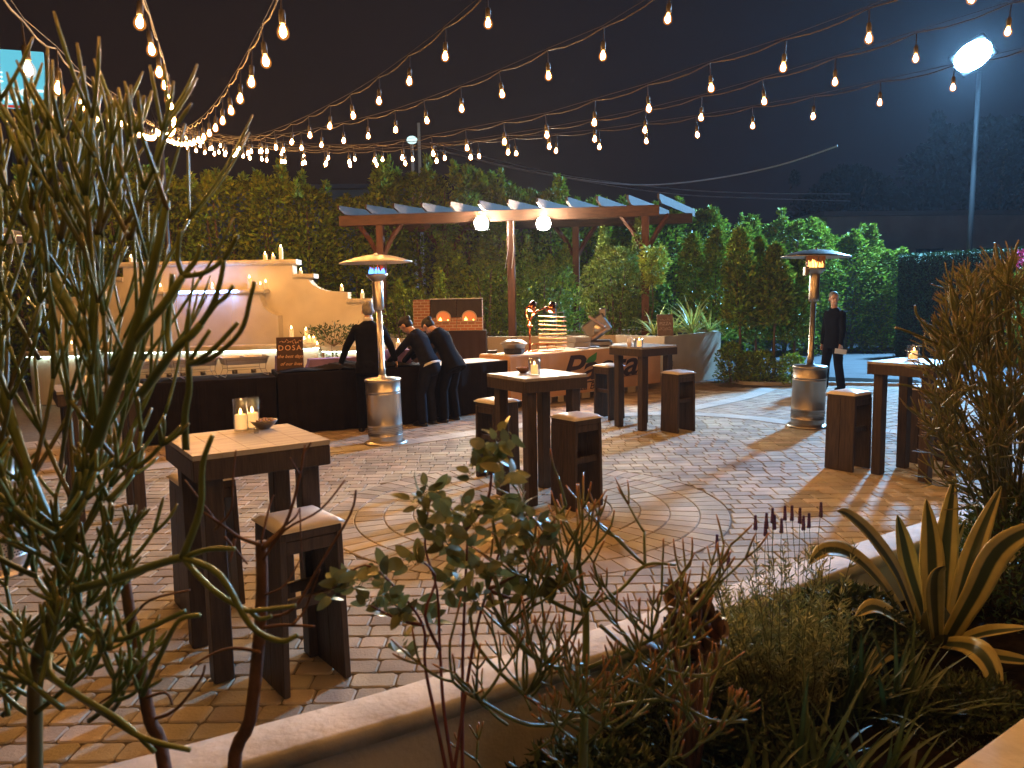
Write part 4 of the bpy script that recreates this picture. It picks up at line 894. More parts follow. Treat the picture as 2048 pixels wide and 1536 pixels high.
def person(label, loc, rz, H=1.7, lean=0.0, head_pitch=0.0, head_yaw=0.0, hands=None, fem=False, hair=None, suit=None, cuff=.0, stride=.0, tail=True, collar=True, elbow=(1, -.6, -.3), step=0.0, beard=False, shirt_tail=False, side_lean=0.0):
    S = H / 1.75; t = thing('person', label, 'person', loc, rz)
    V = Vector; hipz = .90 * S; hip = V((0, 0, hipz)); up = (Matrix.Rotation(side_lean, 3, 'Y') @ Matrix.Rotation(-lean, 3, 'X')) @ V((0, 0, 1)); rot = Matrix.Rotation(side_lean, 3, 'Y') @ Matrix.Rotation(-lean, 3, 'X')
    hip = V((0, -.10 * math.sin(lean) * 1.2, hipz)); P = lambda x, y, z: hip + rot @ V((x * S, y * S, z * S))
    sh = .172 if fem else .188; shz = .475
    neck = P(0, .0, .56); hc = P(0, .015, .545) + (rot @ Matrix.Rotation(-head_pitch, 3, 'X') @ V((0, .015, .155))) * S; HR = Matrix.Rotation(head_yaw, 3, 'Z') @ rot @ Matrix.Rotation(-head_pitch, 3, 'X')
    bod = MB(); jk = MB(); tr = MB(); shoes = []
    bod.ell(P(0, 0, .30), (sh * .80 * S, .10 * S, .27 * S), M=rot); bod.ell(P(0, 0, .03), (.155 * S, .105 * S, .15 * S), M=rot)
    bod.cap_(P(0, 0, .46), hc - HR @ V((0, .005, .07)) * S, .062 * S, .050 * S)
    h = HR
    bod.ell(hc + h @ V((0, -.010, .025)) * S, (.075 * S, .092 * S, .098 * S), 20, 14, M=h); bod.ell(hc + h @ V((0, .030, -.048)) * S, (.052 * S, .056 * S, .062 * S), 16, 10, M=h)
    bod.ell(hc + h @ V((0, .088, -.012)) * S, (.013 * S, .020 * S, .026 * S), 10, 8, M=h); bod.ell(hc + h @ V((0, .060, -.088)) * S, (.022 * S, .020 * S, .018 * S), 10, 8, M=h)
    bod.ell(hc + h @ V((0, .077, -.052)) * S, (.024 * S, .012 * S, .009 * S), 10, 8, M=h); bod.ell(hc + h @ V((0, .074, .022)) * S, (.045 * S, .014 * S, .010 * S), 10, 8, M=h)
    for s in (-1, 1): bod.ell(hc + h @ V((s * .078, -.008, -.012)) * S, (.010 * S, .020 * S, .032 * S), 8, 8, M=h)
    # torso clothing
    w1 = sh * (.90 if fem else .98)
    prof = [(.02, .168, .122), (.12, .150 if fem else .165, .112), (.24, .142 if fem else .170, .112), (.36, .170 if fem else .186, .122), (.44, .165 if fem else .19, .108), (.505, .115, .082), (.545, .066, .064)]
    def loft(b, prof, lo=None):
        n = 24; vs = []
        for z, rx, ry in prof:
            for j in range(n):
                a_ = 2 * math.pi * j / n; ca, sa = math.cos(a_), math.sin(a_); vs.append(P(math.copysign(abs(ca) ** .8, ca) * rx, math.copysign(abs(sa) ** .9, sa) * ry, z))
        k = len(prof); b.add(vs, [(i * n + j, i * n + (j + 1) % n, (i + 1) * n + (j + 1) % n, (i + 1) * n + j) for i in range(k - 1) for j in range(n)] + [tuple(range(n - 1, -1, -1)), tuple((k - 1) * n + j for j in range(n))])
    if tail: prof = [(-.16, .185, .135), (-.06, .182, .132)] + prof
    loft(jk, prof)
    for i, s in enumerate((-1, 1)):
        a0 = P(s * (sh - .032), 0, shz - .03); tgt = V(hands[i]); hint = V((s * elbow[0], elbow[1], elbow[2])); l1, l2 = .285 * S, .255 * S
        el, wr = ik(a0, tgt, l1, l2, hint); fd = (wr - el).normalized()
        bod.cap_(a0, el, .046 * S, .038 * S); bod.cap_(el, wr, .037 * S, .025 * S)
        jk.ell(a0 + V((0, 0, -.005)), (.062 * S, .062 * S, .056 * S)); jk.cap_(a0, el, .063 * S, .052 * S); jk.cap_(el, el.lerp(wr, .96), .051 * S, .040 * S)
        sd = fd.cross(V((0, 0, 1))); sd = sd.normalized() if sd.length > .2 else V((0, 1, 0)); pn = sd.cross(fd)
        if fd.z < -.75: sd = V((0, 1, 0)); sd = (sd - fd * sd.dot(fd)).normalized(); pn = fd.cross(sd) * s
        Mh = Matrix((sd, pn, fd)).transposed(); bod.ell(wr + fd * .045 * S, (.040 * S, .016 * S, .052 * S), 14, 10, M=Mh)
        for q, (o_, Lf) in enumerate(((-.030, .070), (-.010, .080), (.011, .075), (.030, .058))):
            b0 = wr + fd * .080 * S + sd * o_ * S; b1 = b0 + (fd * .82 - pn * .35) * Lf * .5 * S + sd * o_ * .1; b2 = b1 + (fd * .55 - pn * .75) * Lf * .5 * S
            bod.tube([b0 - fd * .02, b0, b1, b2], [.0095 * S, .0095 * S, .0085 * S, .006 * S], 8)
        b0 = wr + fd * .025 * S + sd * (-.034) * S; b1 = b0 + (fd * .6 - sd * .7) * .04 * S; b2 = b1 + (fd * .9 - sd * .2 - pn * .3) * .03 * S; bod.tube([b0, b1, b2], [.013 * S, .010 * S, .0075 * S], 8)
    for s in (-1, 1):
        yo = step * s * .5
        a0 = hip + V((s * .085 * S, 0, -.02)); kn = V((s * (.09 + stride * .3) * S, .035 + yo * .6, .48 * S)); an = V((s * (.085 + stride) * S, yo, .085 * S))
        bod.cap_(a0, kn, .075 * S, .052 * S); bod.cap_(kn, an, .050 * S, .036 * S)
        tr.cap_(a0, kn, .100 * S, .078 * S); tr.cap_(kn, an + V((0, 0, .0)), .076 * S, .066 * S); tr.tube([kn, an + V((0, 0, -.045 * S))], [.076 * S, .073 * S], 14)
        bod.ell(an + V((0, .05, -.045)) * 1, (.035 * S, .10 * S, .03 * S))
        f = MB(); f.lathe([(.9, -1), (1, -.8), (1, -.5), (.92, 0), (.7, .6), (.4, 1)], (0, 0, 0), 18); f.v = [tuple(an + V((x * .046 * S, y * .13 * S + .05 * S + (-.0 if z < 0 else -.04 * z * S), z * .040 * S - .045 * S))) for x, y, z in f.v]
        shoes.append(f)
    tr.ell(hip + V((0, 0, -.01)), (.165 * S, .125 * S, .13 * S), M=rot); tr.ell(hip + V((0, -.035, -.05)), (.15 * S, .115 * S, .13 * S))
    body = fuse('body', bod, M_SKIN, t, .0085, 3)
    fuse('trousers', tr, suit or M_SUIT, t, .013, 5); fuse('jacket', jk, suit or M_SUIT, t, .012, 4)
    for f in shoes: f.build('shoe', M_SHOE, t, True)
    hb = MB(); hm = hair or M_HAIRB
    for (c_, r_) in (((0, -.022, .045), (.081, .094, .088)), ((0, -.045, -.010), (.076, .068, .080))): hb.ell(hc + h @ V(c_) * S, tuple(q * S for q in r_), 20, 12, M=h)
    if fem: hb.ell(hc + h @ V((0, -.118, .030)) * S, (.038 * S, .036 * S, .040 * S), M=h); hb.ell(hc + h @ V((0, .022, .085)) * S, (.066 * S, .060 * S, .028 * S), M=h)
    hh = fuse('hair', hb, hm, t, .009, 2)
    for s in (-1, 1):
        e = MB(); e.ell(hc + h @ V((s * .030, .080, .004)) * S, (.011 * S, .006 * S, .006 * S), 10, 6, M=h); e.build('eye', M_BLACK, t, True)
    if beard:
        e = MB(); e.ell(hc + h @ V((0, .060, -.075)) * S, (.040 * S, .032 * S, .030 * S), M=h); fuse('beard', e, M_HAIRG, t, .007, 1)
    if collar:
        e = MB(); e.lathe([(.058 * S, -.01), (.066 * S, -.008), (.063 * S, .040 * S), (.057 * S, .042 * S)], P(0, 0, .545), 22, close=False, M=rot); e.build('collar', M_SHIRT, t, True)
    if shirt_tail:
        e = MB(); n = 24
        prof2 = [(-.035, .182, .137), (-.005, .172, .130)]
        loft(e, prof2); e.build('shirt_hem', M_SHIRT, t, True)
    return t
def loc_of(px, py): return G(px, py)
# the two bending women, the man in the suit, and the man by the drive (forward is +Y before turning)
person('grey haired man in a dark suit with his back turned, reaching over the buffet', (-1.86, 10.22, 0), R(8), 1.76, R(10), R(22), 0, hands=((-.40, .28, .86), (.36, .36, .84)), hair=M_HAIRG, suit=M_SUIT, stride=.05)
person('woman in a navy blazer with tied hair and white shirt hem, bending over the buffet', (-1.16, 10.62, 0), R(62), 1.64, R(28), R(28), R(4), hands=((-.16, .52, .86), (.16, .50, .84)), fem=True, suit=M_SUIT2, stride=.04, tail=False, shirt_tail=True, collar=False)
person('woman in black with black tied hair, bending over behind the blazer wearing woman', (-.88, 10.92, 0), R(54), 1.66, R(32), R(34), R(-8), hands=((-.15, .60, .84), (.16, .58, .82)), fem=True, suit=M_SUIT, stride=.05, tail=True, collar=False)
pr = person('balding man in a black suit standing on the drive and holding a folded white paper', (5.62, 13.62, 0), R(118), 1.74, R(-1), R(2), R(58), hands=((-.24, .12, .80), (.25, .00, .76)), hair=M_HAIRG, suit=M_SUIT, stride=.06, beard=False, collar=False, elbow=(1, -.8, 0), step=.10)
c_, s_ = math.cos(R(118)), math.sin(R(118)); hx, hy = -.27, .17
o = MB(); o.box((0, 0, 0), (.21, .012, .085), bev=.003); o = o.build('folded_paper', mat('white_paper', (.75, .68, .58), .7)); o.location = (5.62 + c_ * hx - s_ * hy, 13.62 + s_ * hx + c_ * hy - .03, .70); o.rotation_euler = (0, R(8), R(5)); tag(o, 'folded white paper held at the hip by the man on the drive', 'paper')

# ---------------------------------------------------------------- hedge and trees behind the patio
def bush_points(n, rx, ry, h, seed, spikes=5, base=.0, conical=.35):
    rg = np.random.default_rng(seed); z = rg.random(n) ** .9; th = rg.random(n) * 2 * np.pi
    lump = 1 + .16 * np.sin(3 * th + 7 * z) + .12 * np.sin(5 * th - 13 * z + 1) + .10 * np.sin(17 * z + 2 * th)
    prof = np.clip(1.04 - conical * z ** 3, 0, 1) * np.sqrt(np.clip(1.0 - z ** 7, .02, 1)); r = rg.random(n) ** .28
    x = np.cos(th) * rx * r * prof * lump; y = np.sin(th) * ry * r * prof * lump; zz = base + z * (h - base)
    P = np.stack([x, y, zz], 1); Dn = np.stack([np.cos(th), np.sin(th), np.full(n, .75)], 1)
    k = n // 7 if spikes else 0
    for s in range(spikes):
        a, b_ = rg.uniform(-rx * .75, rx * .75), rg.uniform(-ry * .5, ry * .5); hh = rg.uniform(.25, .75); m = k // spikes; f = rg.random(m); i = rg.integers(0, n, m)
        rr_ = .12 * (1 - f) + .02; t2 = rg.random(m) * 6.28
        P[i] = np.stack([a + rr_ * np.cos(t2), b_ + rr_ * np.sin(t2), h * .93 + f * hh], 1); Dn[i] = np.stack([np.cos(t2) * .5, np.sin(t2) * .5, np.full(m, 1.2)], 1)
    return P, Dn
def make_bush(name, label, cat, n, rx, ry, h, leafL, leafW, m, seed, loc, grp, spikes=5, base=.0, trunk=.05, conical=.35, stems=3):
    t = thing(name, label, cat, loc, 0, grp); P, Dn = bush_points(n, rx, ry, h, seed, spikes, base, conical)
    leafcloud('crown', P, Dn, leafL, leafW, m, t, seed)
    b = MB(); rr = random.Random(seed)
    for i in range(stems):
        x, y = rr.uniform(-rx * .4, rx * .4), rr.uniform(-ry * .3, ry * .3)
        b.tube(smoothpts([(x * .4, y * .4, 0), (x * .6, y * .6, h * .3), (x, y, h * .6), (x * 1.3, y * 1.3, h * .9)], 3), [trunk * (1 - i2 / 12) for i2 in range(10)], 7)
    b.build('trunk', M_BARK, t); return t
GH = 'ficus trees grown together into the tall hedge'
hv = [make_bush('hedge_tree', 'leafy hedge tree', 'tree', 6400, .92, .62, 4.6, .135, .062, M_HEDGE, 20 + i, (0, 0, 0), GH) for i in range(3)]
hedge_px = [(-150, 16.6, 325), (-40, 16.8, 330), (60, 17.0, 335), (160, 17.2, 330), (262, 17.4, 326), (360, 17.6, 325), (455, 17.8, 320), (545, 18.0, 322), (628, 18.3, 345), (705, 18.6, 372), (780, 18.7, 318), (862, 18.8, 312), (945, 18.9, 316), (1025, 19.0, 342), (1105, 19.2, 352), (1190, 19.6, 378), (1270, 20.0, 392), (1345, 20.4, 398), (1415, 20.8, 400), (1488, 21.2, 425), (1560, 21.6, 420), (1632, 21.9, 425), (1702, 22.2, 448), (1768, 22.4, 485), (1830, 22.8, 505), (1000, 17.9, 420)]
spots = ['outermost past the fountain', 'second from the outer end', 'behind the big cactus crown', 'beside the big cactus crown', 'straight behind the light mast', 'just past the light mast', 'over the fountain wall ledge', 'above the last wall candles', 'above the curved step of the wall', 'in the dip where a roof shows', 'behind the blue flamed heater hood', 'above the leafy pergola post', 'above the first pergola floodlight', 'behind the two pergola floodlights', 'above the second pergola floodlight', 'behind the copper heat lamp', 'over the board rack', 'over the end of the pergola beams', 'just clear of the pergola beams', 'behind the first slim tree', 'behind the slim tree row', 'above the duller heater hood', 'behind the standing man', 'last tall one before the clipped hedge wall', 'low one against the clipped hedge wall', 'short one in front, between the floodlights']
for i, ((px, Y, py), wh) in enumerate(zip(hedge_px, spots)):
    x = D(px, 600, Y).x; ht = D(px, py, Y).z; src = hv[i % 3]; lb = 'dense dark green hedge tree, ' + wh
    o = src if i < 3 else copy_tree(src); o.location = (x, Y, 0); o['label'] = lb; s = ht / 5.0; o.scale = (1.0 + .1 * math.sin(i * 2.3), 1, s); o.rotation_euler = (0, 0, (i * 1.7) % 6.28)
# slim trees with bare lower trunks in the bed by the kerb
def slim(label, loc, h, seed, base=.5, n=3000, rx=.30):
    t = thing('slim_tree', label, 'tree', loc, 0, 'slim trees in the bed by the kerb'); P, Dn = bush_points(n, rx, rx, h, seed, 0, base, .6)
    leafcloud('crown', P, Dn, .115, .055, M_HEDGE2, t, seed); b = MB(); rr = random.Random(seed)
    b.tube(smoothpts([(0, 0, 0), (rr.uniform(-.05, .05), 0, h * .3), (rr.uniform(-.06, .06), 0, h * .65), (0, 0, h * .98)], 4), [.032 - .002 * i for i in range(13)], 8)
    for i in range(7): z = base + i * .3; a_ = i * 2.4; b.tube([(0, 0, z), (math.cos(a_) * .2, math.sin(a_) * .2, z + .22)], [.008, .003], 5)
    b.build('trunk', M_BARK, t); return t
sl = [(1385, 17.2, 470, 'nearest the stucco planter'), (1432, 16.9, 455, 'behind the spiky planter leaves'), (1478, 15.4, 460, 'first one standing clear of the planter'), (1515, 15.9, 478, 'leaning a little, third from the planter'), (1548, 15.3, 490, 'second from the duller heater'), (1590, 15.7, 505, 'right beside the duller heater pole')]
for i, (px, Y, py, wh) in enumerate(sl):
    P = D(px, 740, Y); P.z = 0; slim('slim young tree with a bare stem, ' + wh, P, D(px, py, Y).z, 40 + i, .75 if i % 2 else 1.05, rx=.30)
for i, (px, Y, h, lb) in enumerate(((1462, 15.1, .75, 'low leafy shrub at the foot of the first slim tree'), (1525, 14.9, .6, 'low leafy shrub in the middle of the kerb bed'), (1585, 14.6, .55, 'low leafy shrub against the duller heater tank'), (1500, 15.0, .55, 'low leafy shrub between two slim stems'))):
    P = D(px, 760, Y); P.z = 0; make_bush('shrub', lb, 'shrub', 1300, .27, .25, h, .07, .035, M_HEDGE2, 60 + i, P, 'low shrubs in the kerb bed', 0, 0, .012)
b = MB(); b.slab([(4.5, 14.8), (6.1, 14.42), (7.4, 13.9), (7.6, 14.6), (6.4, 15.3), (4.6, 17.0)], -.02, .035); o = b.build('bed_soil', M_SOIL); o['kind'] = 'structure'
# plants in the raised planter
make_bush('shrub', 'round bright green bush lit by the pergola floodlights', 'shrub', 5200, .66, .42, 1.8, .085, .045, mat('lime_leaf', (.20, .28, .05), .4, island=.4, translucent=.3), 71, (D(1232, 560, 15.75).x + .03, 15.95, .86), None, 2, .0, .03)
make_bush('shrub', 'dense green bush behind the copper heat lamp', 'shrub', 4600, .95, .5, 1.5, .08, .04, M_HEDGE2, 72, (D(1085, 560, 17.0).x, 17.0, .86), None, 3, 0, .03)
make_bush('shrub', 'dark bush behind the two brick pizza ovens', 'shrub', 4200, .95, .5, 1.6, .085, .04, M_HEDGE, 73, (D(975, 560, 16.9).x, 16.9, .86), None, 2, 0, .03)
make_bush('shrub', 'dark low bush between the fountain wall and the ovens', 'shrub', 3600, .9, .5, 1.9, .085, .04, M_HEDGE, 74, (-2.1, 16.6, 0), None, 2, 0, .03)
vn = thing('climbing_vine', 'leafy vine hanging round the pergola post above the pizza ovens', 'vine', (on_beam(899, 1)[0], on_beam(899, 1)[1] - .16, 0)); rg = np.random.default_rng(5); n = 2400; z = rg.random(n)
zz = 1.75 + z * 2.0; wd = np.interp(zz, [1.75, 2.1, 2.6, 3.0, 3.3, 3.75], [.10, .26, .20, .09, .28, .22]); th = rg.random(n) * 6.28; rr_ = wd * rg.random(n) ** .4
leafcloud('foliage', np.stack([np.cos(th) * rr_ * 1.1, np.sin(th) * rr_, zz], 1), np.stack([np.cos(th), np.sin(th), -.5 * np.ones(n)], 1), .10, .05, M_HEDGE2, vn, 5, .6)
b = MB(); b.tube(smoothpts([(.05, -.1, .9), (-.05, -.12, 1.6), (.04, -.12, 2.3), (-.06, -.1, 2.9), (0, -.1, 3.5)], 4), .014, 6); b.build('stem', M_BARK, vn)
vn = thing('climbing_vine', 'bright yellow green vine on the end pergola post', 'vine', (D(1302, 500, PF).x, PF - .35, 0)); n = 900; z = rg.random(n)
zz = 1.9 + z * .75; th = rg.random(n) * 6.28; rr_ = .30 * rg.random(n) ** .5 * (1 - abs(z - .6)); leafcloud('foliage', np.stack([np.cos(th) * rr_, np.sin(th) * rr_ * .6, zz], 1), np.stack([np.cos(th), np.sin(th), 0 * z], 1), .10, .05, mat('yellow_green_leaf', (.38, .44, .06), .4, island=.3, translucent=.35), vn, 6, .6)
b = MB(); b.tube([(-.1, .0, .86), (-.02, -.02, 1.5), (-.06, 0, 2.4)], .010, 6); b.build('stem', M_BARK, vn)
def blade(b, p, d, L, W, curve, segs=8, up=Vector((0, 0, 1)), cup=.25, tcol=True):
    d = Vector(d).normalized(); side = d.cross(up); side = side.normalized() if side.length > .05 else Vector((1, 0, 0)); vs = []; ts = []; p = Vector(p); cur = p.copy(); dir_ = d.copy()
    for i in range(segs + 1):
        f = i / segs; wd = W / 2 * (min(1, .55 + f * 1.6) if f < .35 else 1) * (1 - max(0, (f - .35) / .65) ** 1.6); nn = side.cross(dir_)
        for q, u in ((-1, 0.0), (-.5, .25), (0, .5), (.5, .75), (1, 1.0)): vs.append(cur + side * wd * q + nn * (abs(q) ** 1.5) * wd * cup); ts.append(abs(u - .5) * 2)
        cur = cur + dir_ * L / segs; dir_ = (dir_ + Vector((0, 0, -curve / segs))).normalized()
    b.add(vs, [(i * 5 + j, i * 5 + j + 1, i * 5 + 6 + j, i * 5 + 5 + j) for i in range(segs) for j in range(4)], ts)
M_VARI = mat('striped_strap_leaf', rough=.4, attr=[(0.15, (.18, .26, .05)), (.45, (.70, .74, .20))], translucent=.25)
for i, (px, Y, s, n, lb) in enumerate(((1385, 15.45, 1.0, 46, 'spray of yellow striped strap leaves behind the small lettered board'), (1345, 15.2, .75, 30, 'smaller spray of strap leaves hidden by the small lettered board'), (1308, 15.1, .7, 22, 'strap leaves just past the slicing machine'), (1418, 15.95, .8, 30, 'strap leaves at the outer end of the stucco planter'))):
    rr = random.Random(80 + i); b = MB()
    for k in range(n):
        a_ = rr.random() * 6.28; e = rr.uniform(.35, 1.3); blade(b, (0, 0, 0), (math.cos(a_) * math.cos(e), math.sin(a_) * math.cos(e), math.sin(e)), rr.uniform(.6, 1.05) * s, .05, rr.uniform(.6, 1.5))
    o = b.build('strap_leaf_plant', M_VARI); o.location = (D(px, 650, Y).x, Y, .93); tag(o, lb, 'plant', 'striped plants in the stucco planter')
t = thing('ficus_sprig', 'leafy sprig spilling over the fountain basin between the candles', 'plant', (-3.05, 13.45, .93)); rg = np.random.default_rng(9); n = 420
f = rg.random(n); a_ = rg.uniform(-1, 1, n); P = np.stack([a_ * .42 + rg.normal(0, .04, n), rg.normal(0, .10, n), .02 + .36 * f * (1 - .5 * abs(a_)) + .12 * abs(a_) + rg.normal(0, .02, n)], 1)
P2 = np.stack([rg.normal(.02, .05, 90), -.22 + rg.normal(0, .03, 90), -.05 - rg.random(90) * .42], 1); leafcloud('foliage', np.concatenate([P, P2]), np.concatenate([np.stack([a_, 0 * a_, .6 + 0 * a_], 1), np.tile([0, -.3, -1.0], (90, 1))]), .075, .028, mat('dark_leaf', (.035, .075, .025), .35, island=.4), t, 9, .5)
b = MB()
for i in range(14): x = -.4 + i * .06; b.tube([(0, 0, 0), (x * .5, 0, .12), (x, rnd.uniform(-.08, .08), .30)], .004, 4)
b.tube(smoothpts([(0, 0, 0), (.01, -.22, .03), (.02, -.24, -.2), (0, -.23, -.42)], 3), .004, 4); b.build('stem', M_BARK, t)
# clipped hedge wall and the shrub with leaves coloured for pink light
t = thing('clipped_hedge_wall', 'tall flat clipped green hedge wall beyond the drive', 'hedge', (0, 0, 0)); n = 26000; rg = np.random.default_rng(3)
p0 = np.array([10.0, 20.4]); p1 = np.array([13.4, 16.2]); f = rg.random(n); z = rg.random(n) * 2.6; P = np.stack([p0[0] + (p1[0] - p0[0]) * f, p0[1] + (p1[1] - p0[1]) * f, z], 1)
nn = np.array([-(p1[1] - p0[1]), p1[0] - p0[0]]); nn = -nn / np.linalg.norm(nn); P[:, :2] += nn * rg.normal(0, .02, n)[:, None]; k = n // 10; P[:k, 2] = 2.6 + rg.normal(0, .02, k); P[:k, :2] += -nn * (rg.random(k) * .35)[:, None]
leafcloud('foliage', P, np.tile([nn[0], nn[1], .3], (n, 1)), .06, .035, mat('clipped_leaf', (.055, .13, .045), .6, island=.4), t, 3, .8)
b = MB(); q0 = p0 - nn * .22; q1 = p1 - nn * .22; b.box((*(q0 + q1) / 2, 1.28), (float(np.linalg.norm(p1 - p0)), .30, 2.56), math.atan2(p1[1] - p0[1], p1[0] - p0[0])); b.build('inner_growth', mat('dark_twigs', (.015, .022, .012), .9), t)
t = thing('pink_lit_shrub', 'shrub whose top leaves are coloured pink for pink light, behind the spiky bush', 'shrub', (11.6, 17.0, 0)); P, Dn = bush_points(3000, .9, .5, 2.35, 91, 0); leafcloud('crown', P, Dn, .08, .04, M_HEDGE, t, 91)
n = 700; P = np.stack([rg.uniform(-.9, .9, n), rg.uniform(-.5, .1, n), 2.15 + rg.random(n) * .38], 1); leafcloud('pink_lit_leaves', P, np.tile([0, -.5, .5], (n, 1)), .07, .05, mat('pink_light_leaf', (.75, .12, .35), .5, island=.3, emit=(1, .1, .35), estr=.05), t, 92)  # leaves coloured and glowing pink in place of pink light on the plants
# far trees, buildings, poles, wires and the lit advertising board
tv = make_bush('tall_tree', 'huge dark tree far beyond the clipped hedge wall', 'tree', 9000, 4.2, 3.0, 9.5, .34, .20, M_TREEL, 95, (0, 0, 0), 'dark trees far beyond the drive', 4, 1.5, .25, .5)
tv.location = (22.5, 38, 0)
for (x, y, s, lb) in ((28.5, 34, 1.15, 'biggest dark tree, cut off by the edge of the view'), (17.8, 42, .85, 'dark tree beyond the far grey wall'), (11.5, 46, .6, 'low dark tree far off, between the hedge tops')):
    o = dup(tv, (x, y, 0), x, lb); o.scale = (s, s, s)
def building(label, c, d, z, rz, wallc, roofc):
    t = thing('building', label, 'building', c, rz); b = MB(); b.box((0, 0, z / 2), (d[0], d[1], z)); b.build('wall', mat('far_wall_' + str(int(c[0])), wallc, .8, var=.2, scale=1), t)
    b = MB(); b.prism([(-d[0] / 2 - .3, z), (d[0] / 2 + .3, z), (d[0] / 2 + .3, z + .18), (-d[0] / 2 - .3, z + .18)], -d[1] / 2 - .3, d[1] / 2 + .3); b.build('roof', mat('far_roof_' + str(int(c[0])), roofc, .8), t)
    for i in range(3): b = MB(); b.box((-d[0] * .3 + i * d[0] * .3, -d[1] / 2 - .01, z * .6), (1.2, .04, 1.1)); b.build('window', mat('dark_window', (.02, .025, .03), .1), t)
building('long low blue grey building showing over the dip in the hedge', (-9.0, 37, 0), (9, 6), 6.4, .05, (.16, .22, .24), (.10, .12, .14))
building('plain grey building showing behind the last hedge trees', (17.2, 36, 0), (9, 6), 4.75, .1, (.30, .30, .27), (.12, .12, .12))
for (px, py, Y, h, lb, lamp) in ((837, 246, 34, None, 'thin pale pole rising above the hedge near the leafy pergola post', False), (824, 285, 33, None, 'shorter thin pole with a small pale lamp above the hedge', True)):
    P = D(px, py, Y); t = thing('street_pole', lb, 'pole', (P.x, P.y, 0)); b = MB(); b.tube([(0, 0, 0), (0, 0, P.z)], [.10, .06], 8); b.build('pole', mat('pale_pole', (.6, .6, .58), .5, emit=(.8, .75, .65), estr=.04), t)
    if lamp: b = MB(); b.ell((0, 0, P.z + .1), (.22, .22, .16)); b.build('lamp', glow('far_lamp', (.6, .9, .9), 1.4), t, True)
for lb, pts in (('thick overhead cable sagging low across the sky and rising beside the floodlight pole', [(880, 300, 30), (1020, 335, 28), (1180, 362, 26), (1300, 370, 25), (1430, 357, 24), (1560, 330, 23), (1675, 292, 22)]), ('upper thin power line above the hedge tops', [(860, 285, 32), (1100, 345, 31), (1330, 376, 30), (1500, 386, 30), (1700, 388, 31)]), ('lower thin power line above the hedge tops', [(870, 300, 32), (1110, 352, 31), (1330, 386, 30), (1500, 396, 30), (1700, 402, 31)])):
    b = MB(); b.tube(smoothpts([D(*p) for p in pts], 5), .022 if 'thick' in lb else .014, 5); o = b.build('power_line', mat('pale_cable', (.45, .46, .50), .5)); tag(o, lb, 'cable', 'overhead lines past the hedge')
P = D(10, 158, 34); t = thing('billboard', 'glowing pale blue advertising board on a post above the hedge', 'billboard', (P.x, P.y, 0), R(18))
b = MB(); b.box((0, 0, P.z), (3.0, .15, 2.35)); b.build('lit_panel', mat('billboard_face', (.12, .35, .42), .4, emit=(.14, .62, .78), estr=.85), t)
b = MB(); b.box((0, -.10, P.z - 1.12), (3.0, .06, .10)); b.build('red_edge', mat('red_trim', (.6, .04, .03), .5, emit=(1, .08, .06), estr=.5), t)
text('OST', .85, glow('white_letters', (.8, 1, 1), 1.6), t, Matrix.Translation((.62, -.12, P.z - .98)) @ Matrix.Rotation(math.pi / 2, 4, 'X'), ext=.02, offset=.01); text('E', .6, MATS['white_letters'], t, Matrix.Translation((-.18, -.12, P.z - .15)) @ Matrix.Rotation(math.pi / 2, 4, 'X'), ext=.02)
b = MB(); b.tube([(0, .2, 0), (0, .2, P.z - 1)], .18, 10); b.build('post', M_BLACK, t)
for i, (x, z, lb) in enumerate(((1106, 590, 'blue plastic crate glimpsed through the planter foliage'),)):
    P = D(x, z, 16.5); t = thing('utility_box', lb, 'crate', (P.x, P.y, .86)); b = MB(); b.box((0, 0, .42), (.14, .2, .34), bev=.02); b.build('box', mat('blue_plastic', (.05, .16, .35), .5), t)
    b = MB()
    for k in range(3): b.box((-.045 + k * .045, -.103, .42), (.018, .012, .28))
    b.build('rib', mat('blue_plastic_light', (.12, .30, .50), .5), t)

# ---------------------------------------------------------------- foreground: stick plants
M_STICK = mat('green_stick', rough=.38, attr=[(0.0, (.12, .09, .045)), (.35, (.13, .18, .042)), (.9, (.18, .235, .055)), (1.0, (.22, .19, .06))], var=.35, scale=9, bump=.1, bscale=60)
M_STICKR = mat('orange_green_stick', rough=.4, attr=[(0.0, (.12, .075, .04)), (.45, (.13, .18, .045)), (.85, (.20, .21, .055)), (1.0, (.50, .20, .06))], var=.3, scale=9, bump=.1, bscale=60)
M_TWIG = mat('bare_twig', (.17, .085, .05), .8, var=.4, scale=16, bump=.4, bscale=80)
def grow(b, p, d, L, r, lev, rr, maxlev, spread=.75, up=.35, n=6, kids=(3, 5), shrink=.74, rs=.80, kink=.25):
    """one stick that curves upward, then a whorl of thinner ones from its end"""
    pts = [Vector(p)]; rad = [r * 1.05]; ts = [min(1, lev / maxlev)]; k = 5; dd = Vector(d).normalized(); bend = Vector((rr.uniform(-kink, kink), rr.uniform(-kink, kink), up))
    for i in range(k):
        dd = (dd + bend / k).normalized(); pts.append(pts[-1] + dd * L / k); rad.append(r * (1 - .12 * (i + 1) / k)); ts.append(min(1, (lev + (i + 1) / k) / (maxlev + 1)))
    if lev == maxlev: rad[-1] = r * .55
    b.tube(pts, rad, n if r > .004 else 5, True, ts)
    if lev >= maxlev: return
    m = rr.randint(*kids); a0 = rr.random() * 6.28; q = dd.orthogonal().normalized(); q2 = dd.cross(q)
    for i in range(m):
        a_ = a0 + 6.28 * i / m + rr.uniform(-.4, .4); s = spread * rr.uniform(.6, 1.25); nd = dd * math.cos(s) + (q * math.cos(a_) + q2 * math.sin(a_)) * math.sin(s)
        grow(b, pts[-1], nd, L * shrink * rr.uniform(.75, 1.2), r * rs, lev + 1, rr, maxlev, spread, up, n, kids, shrink, rs, kink)
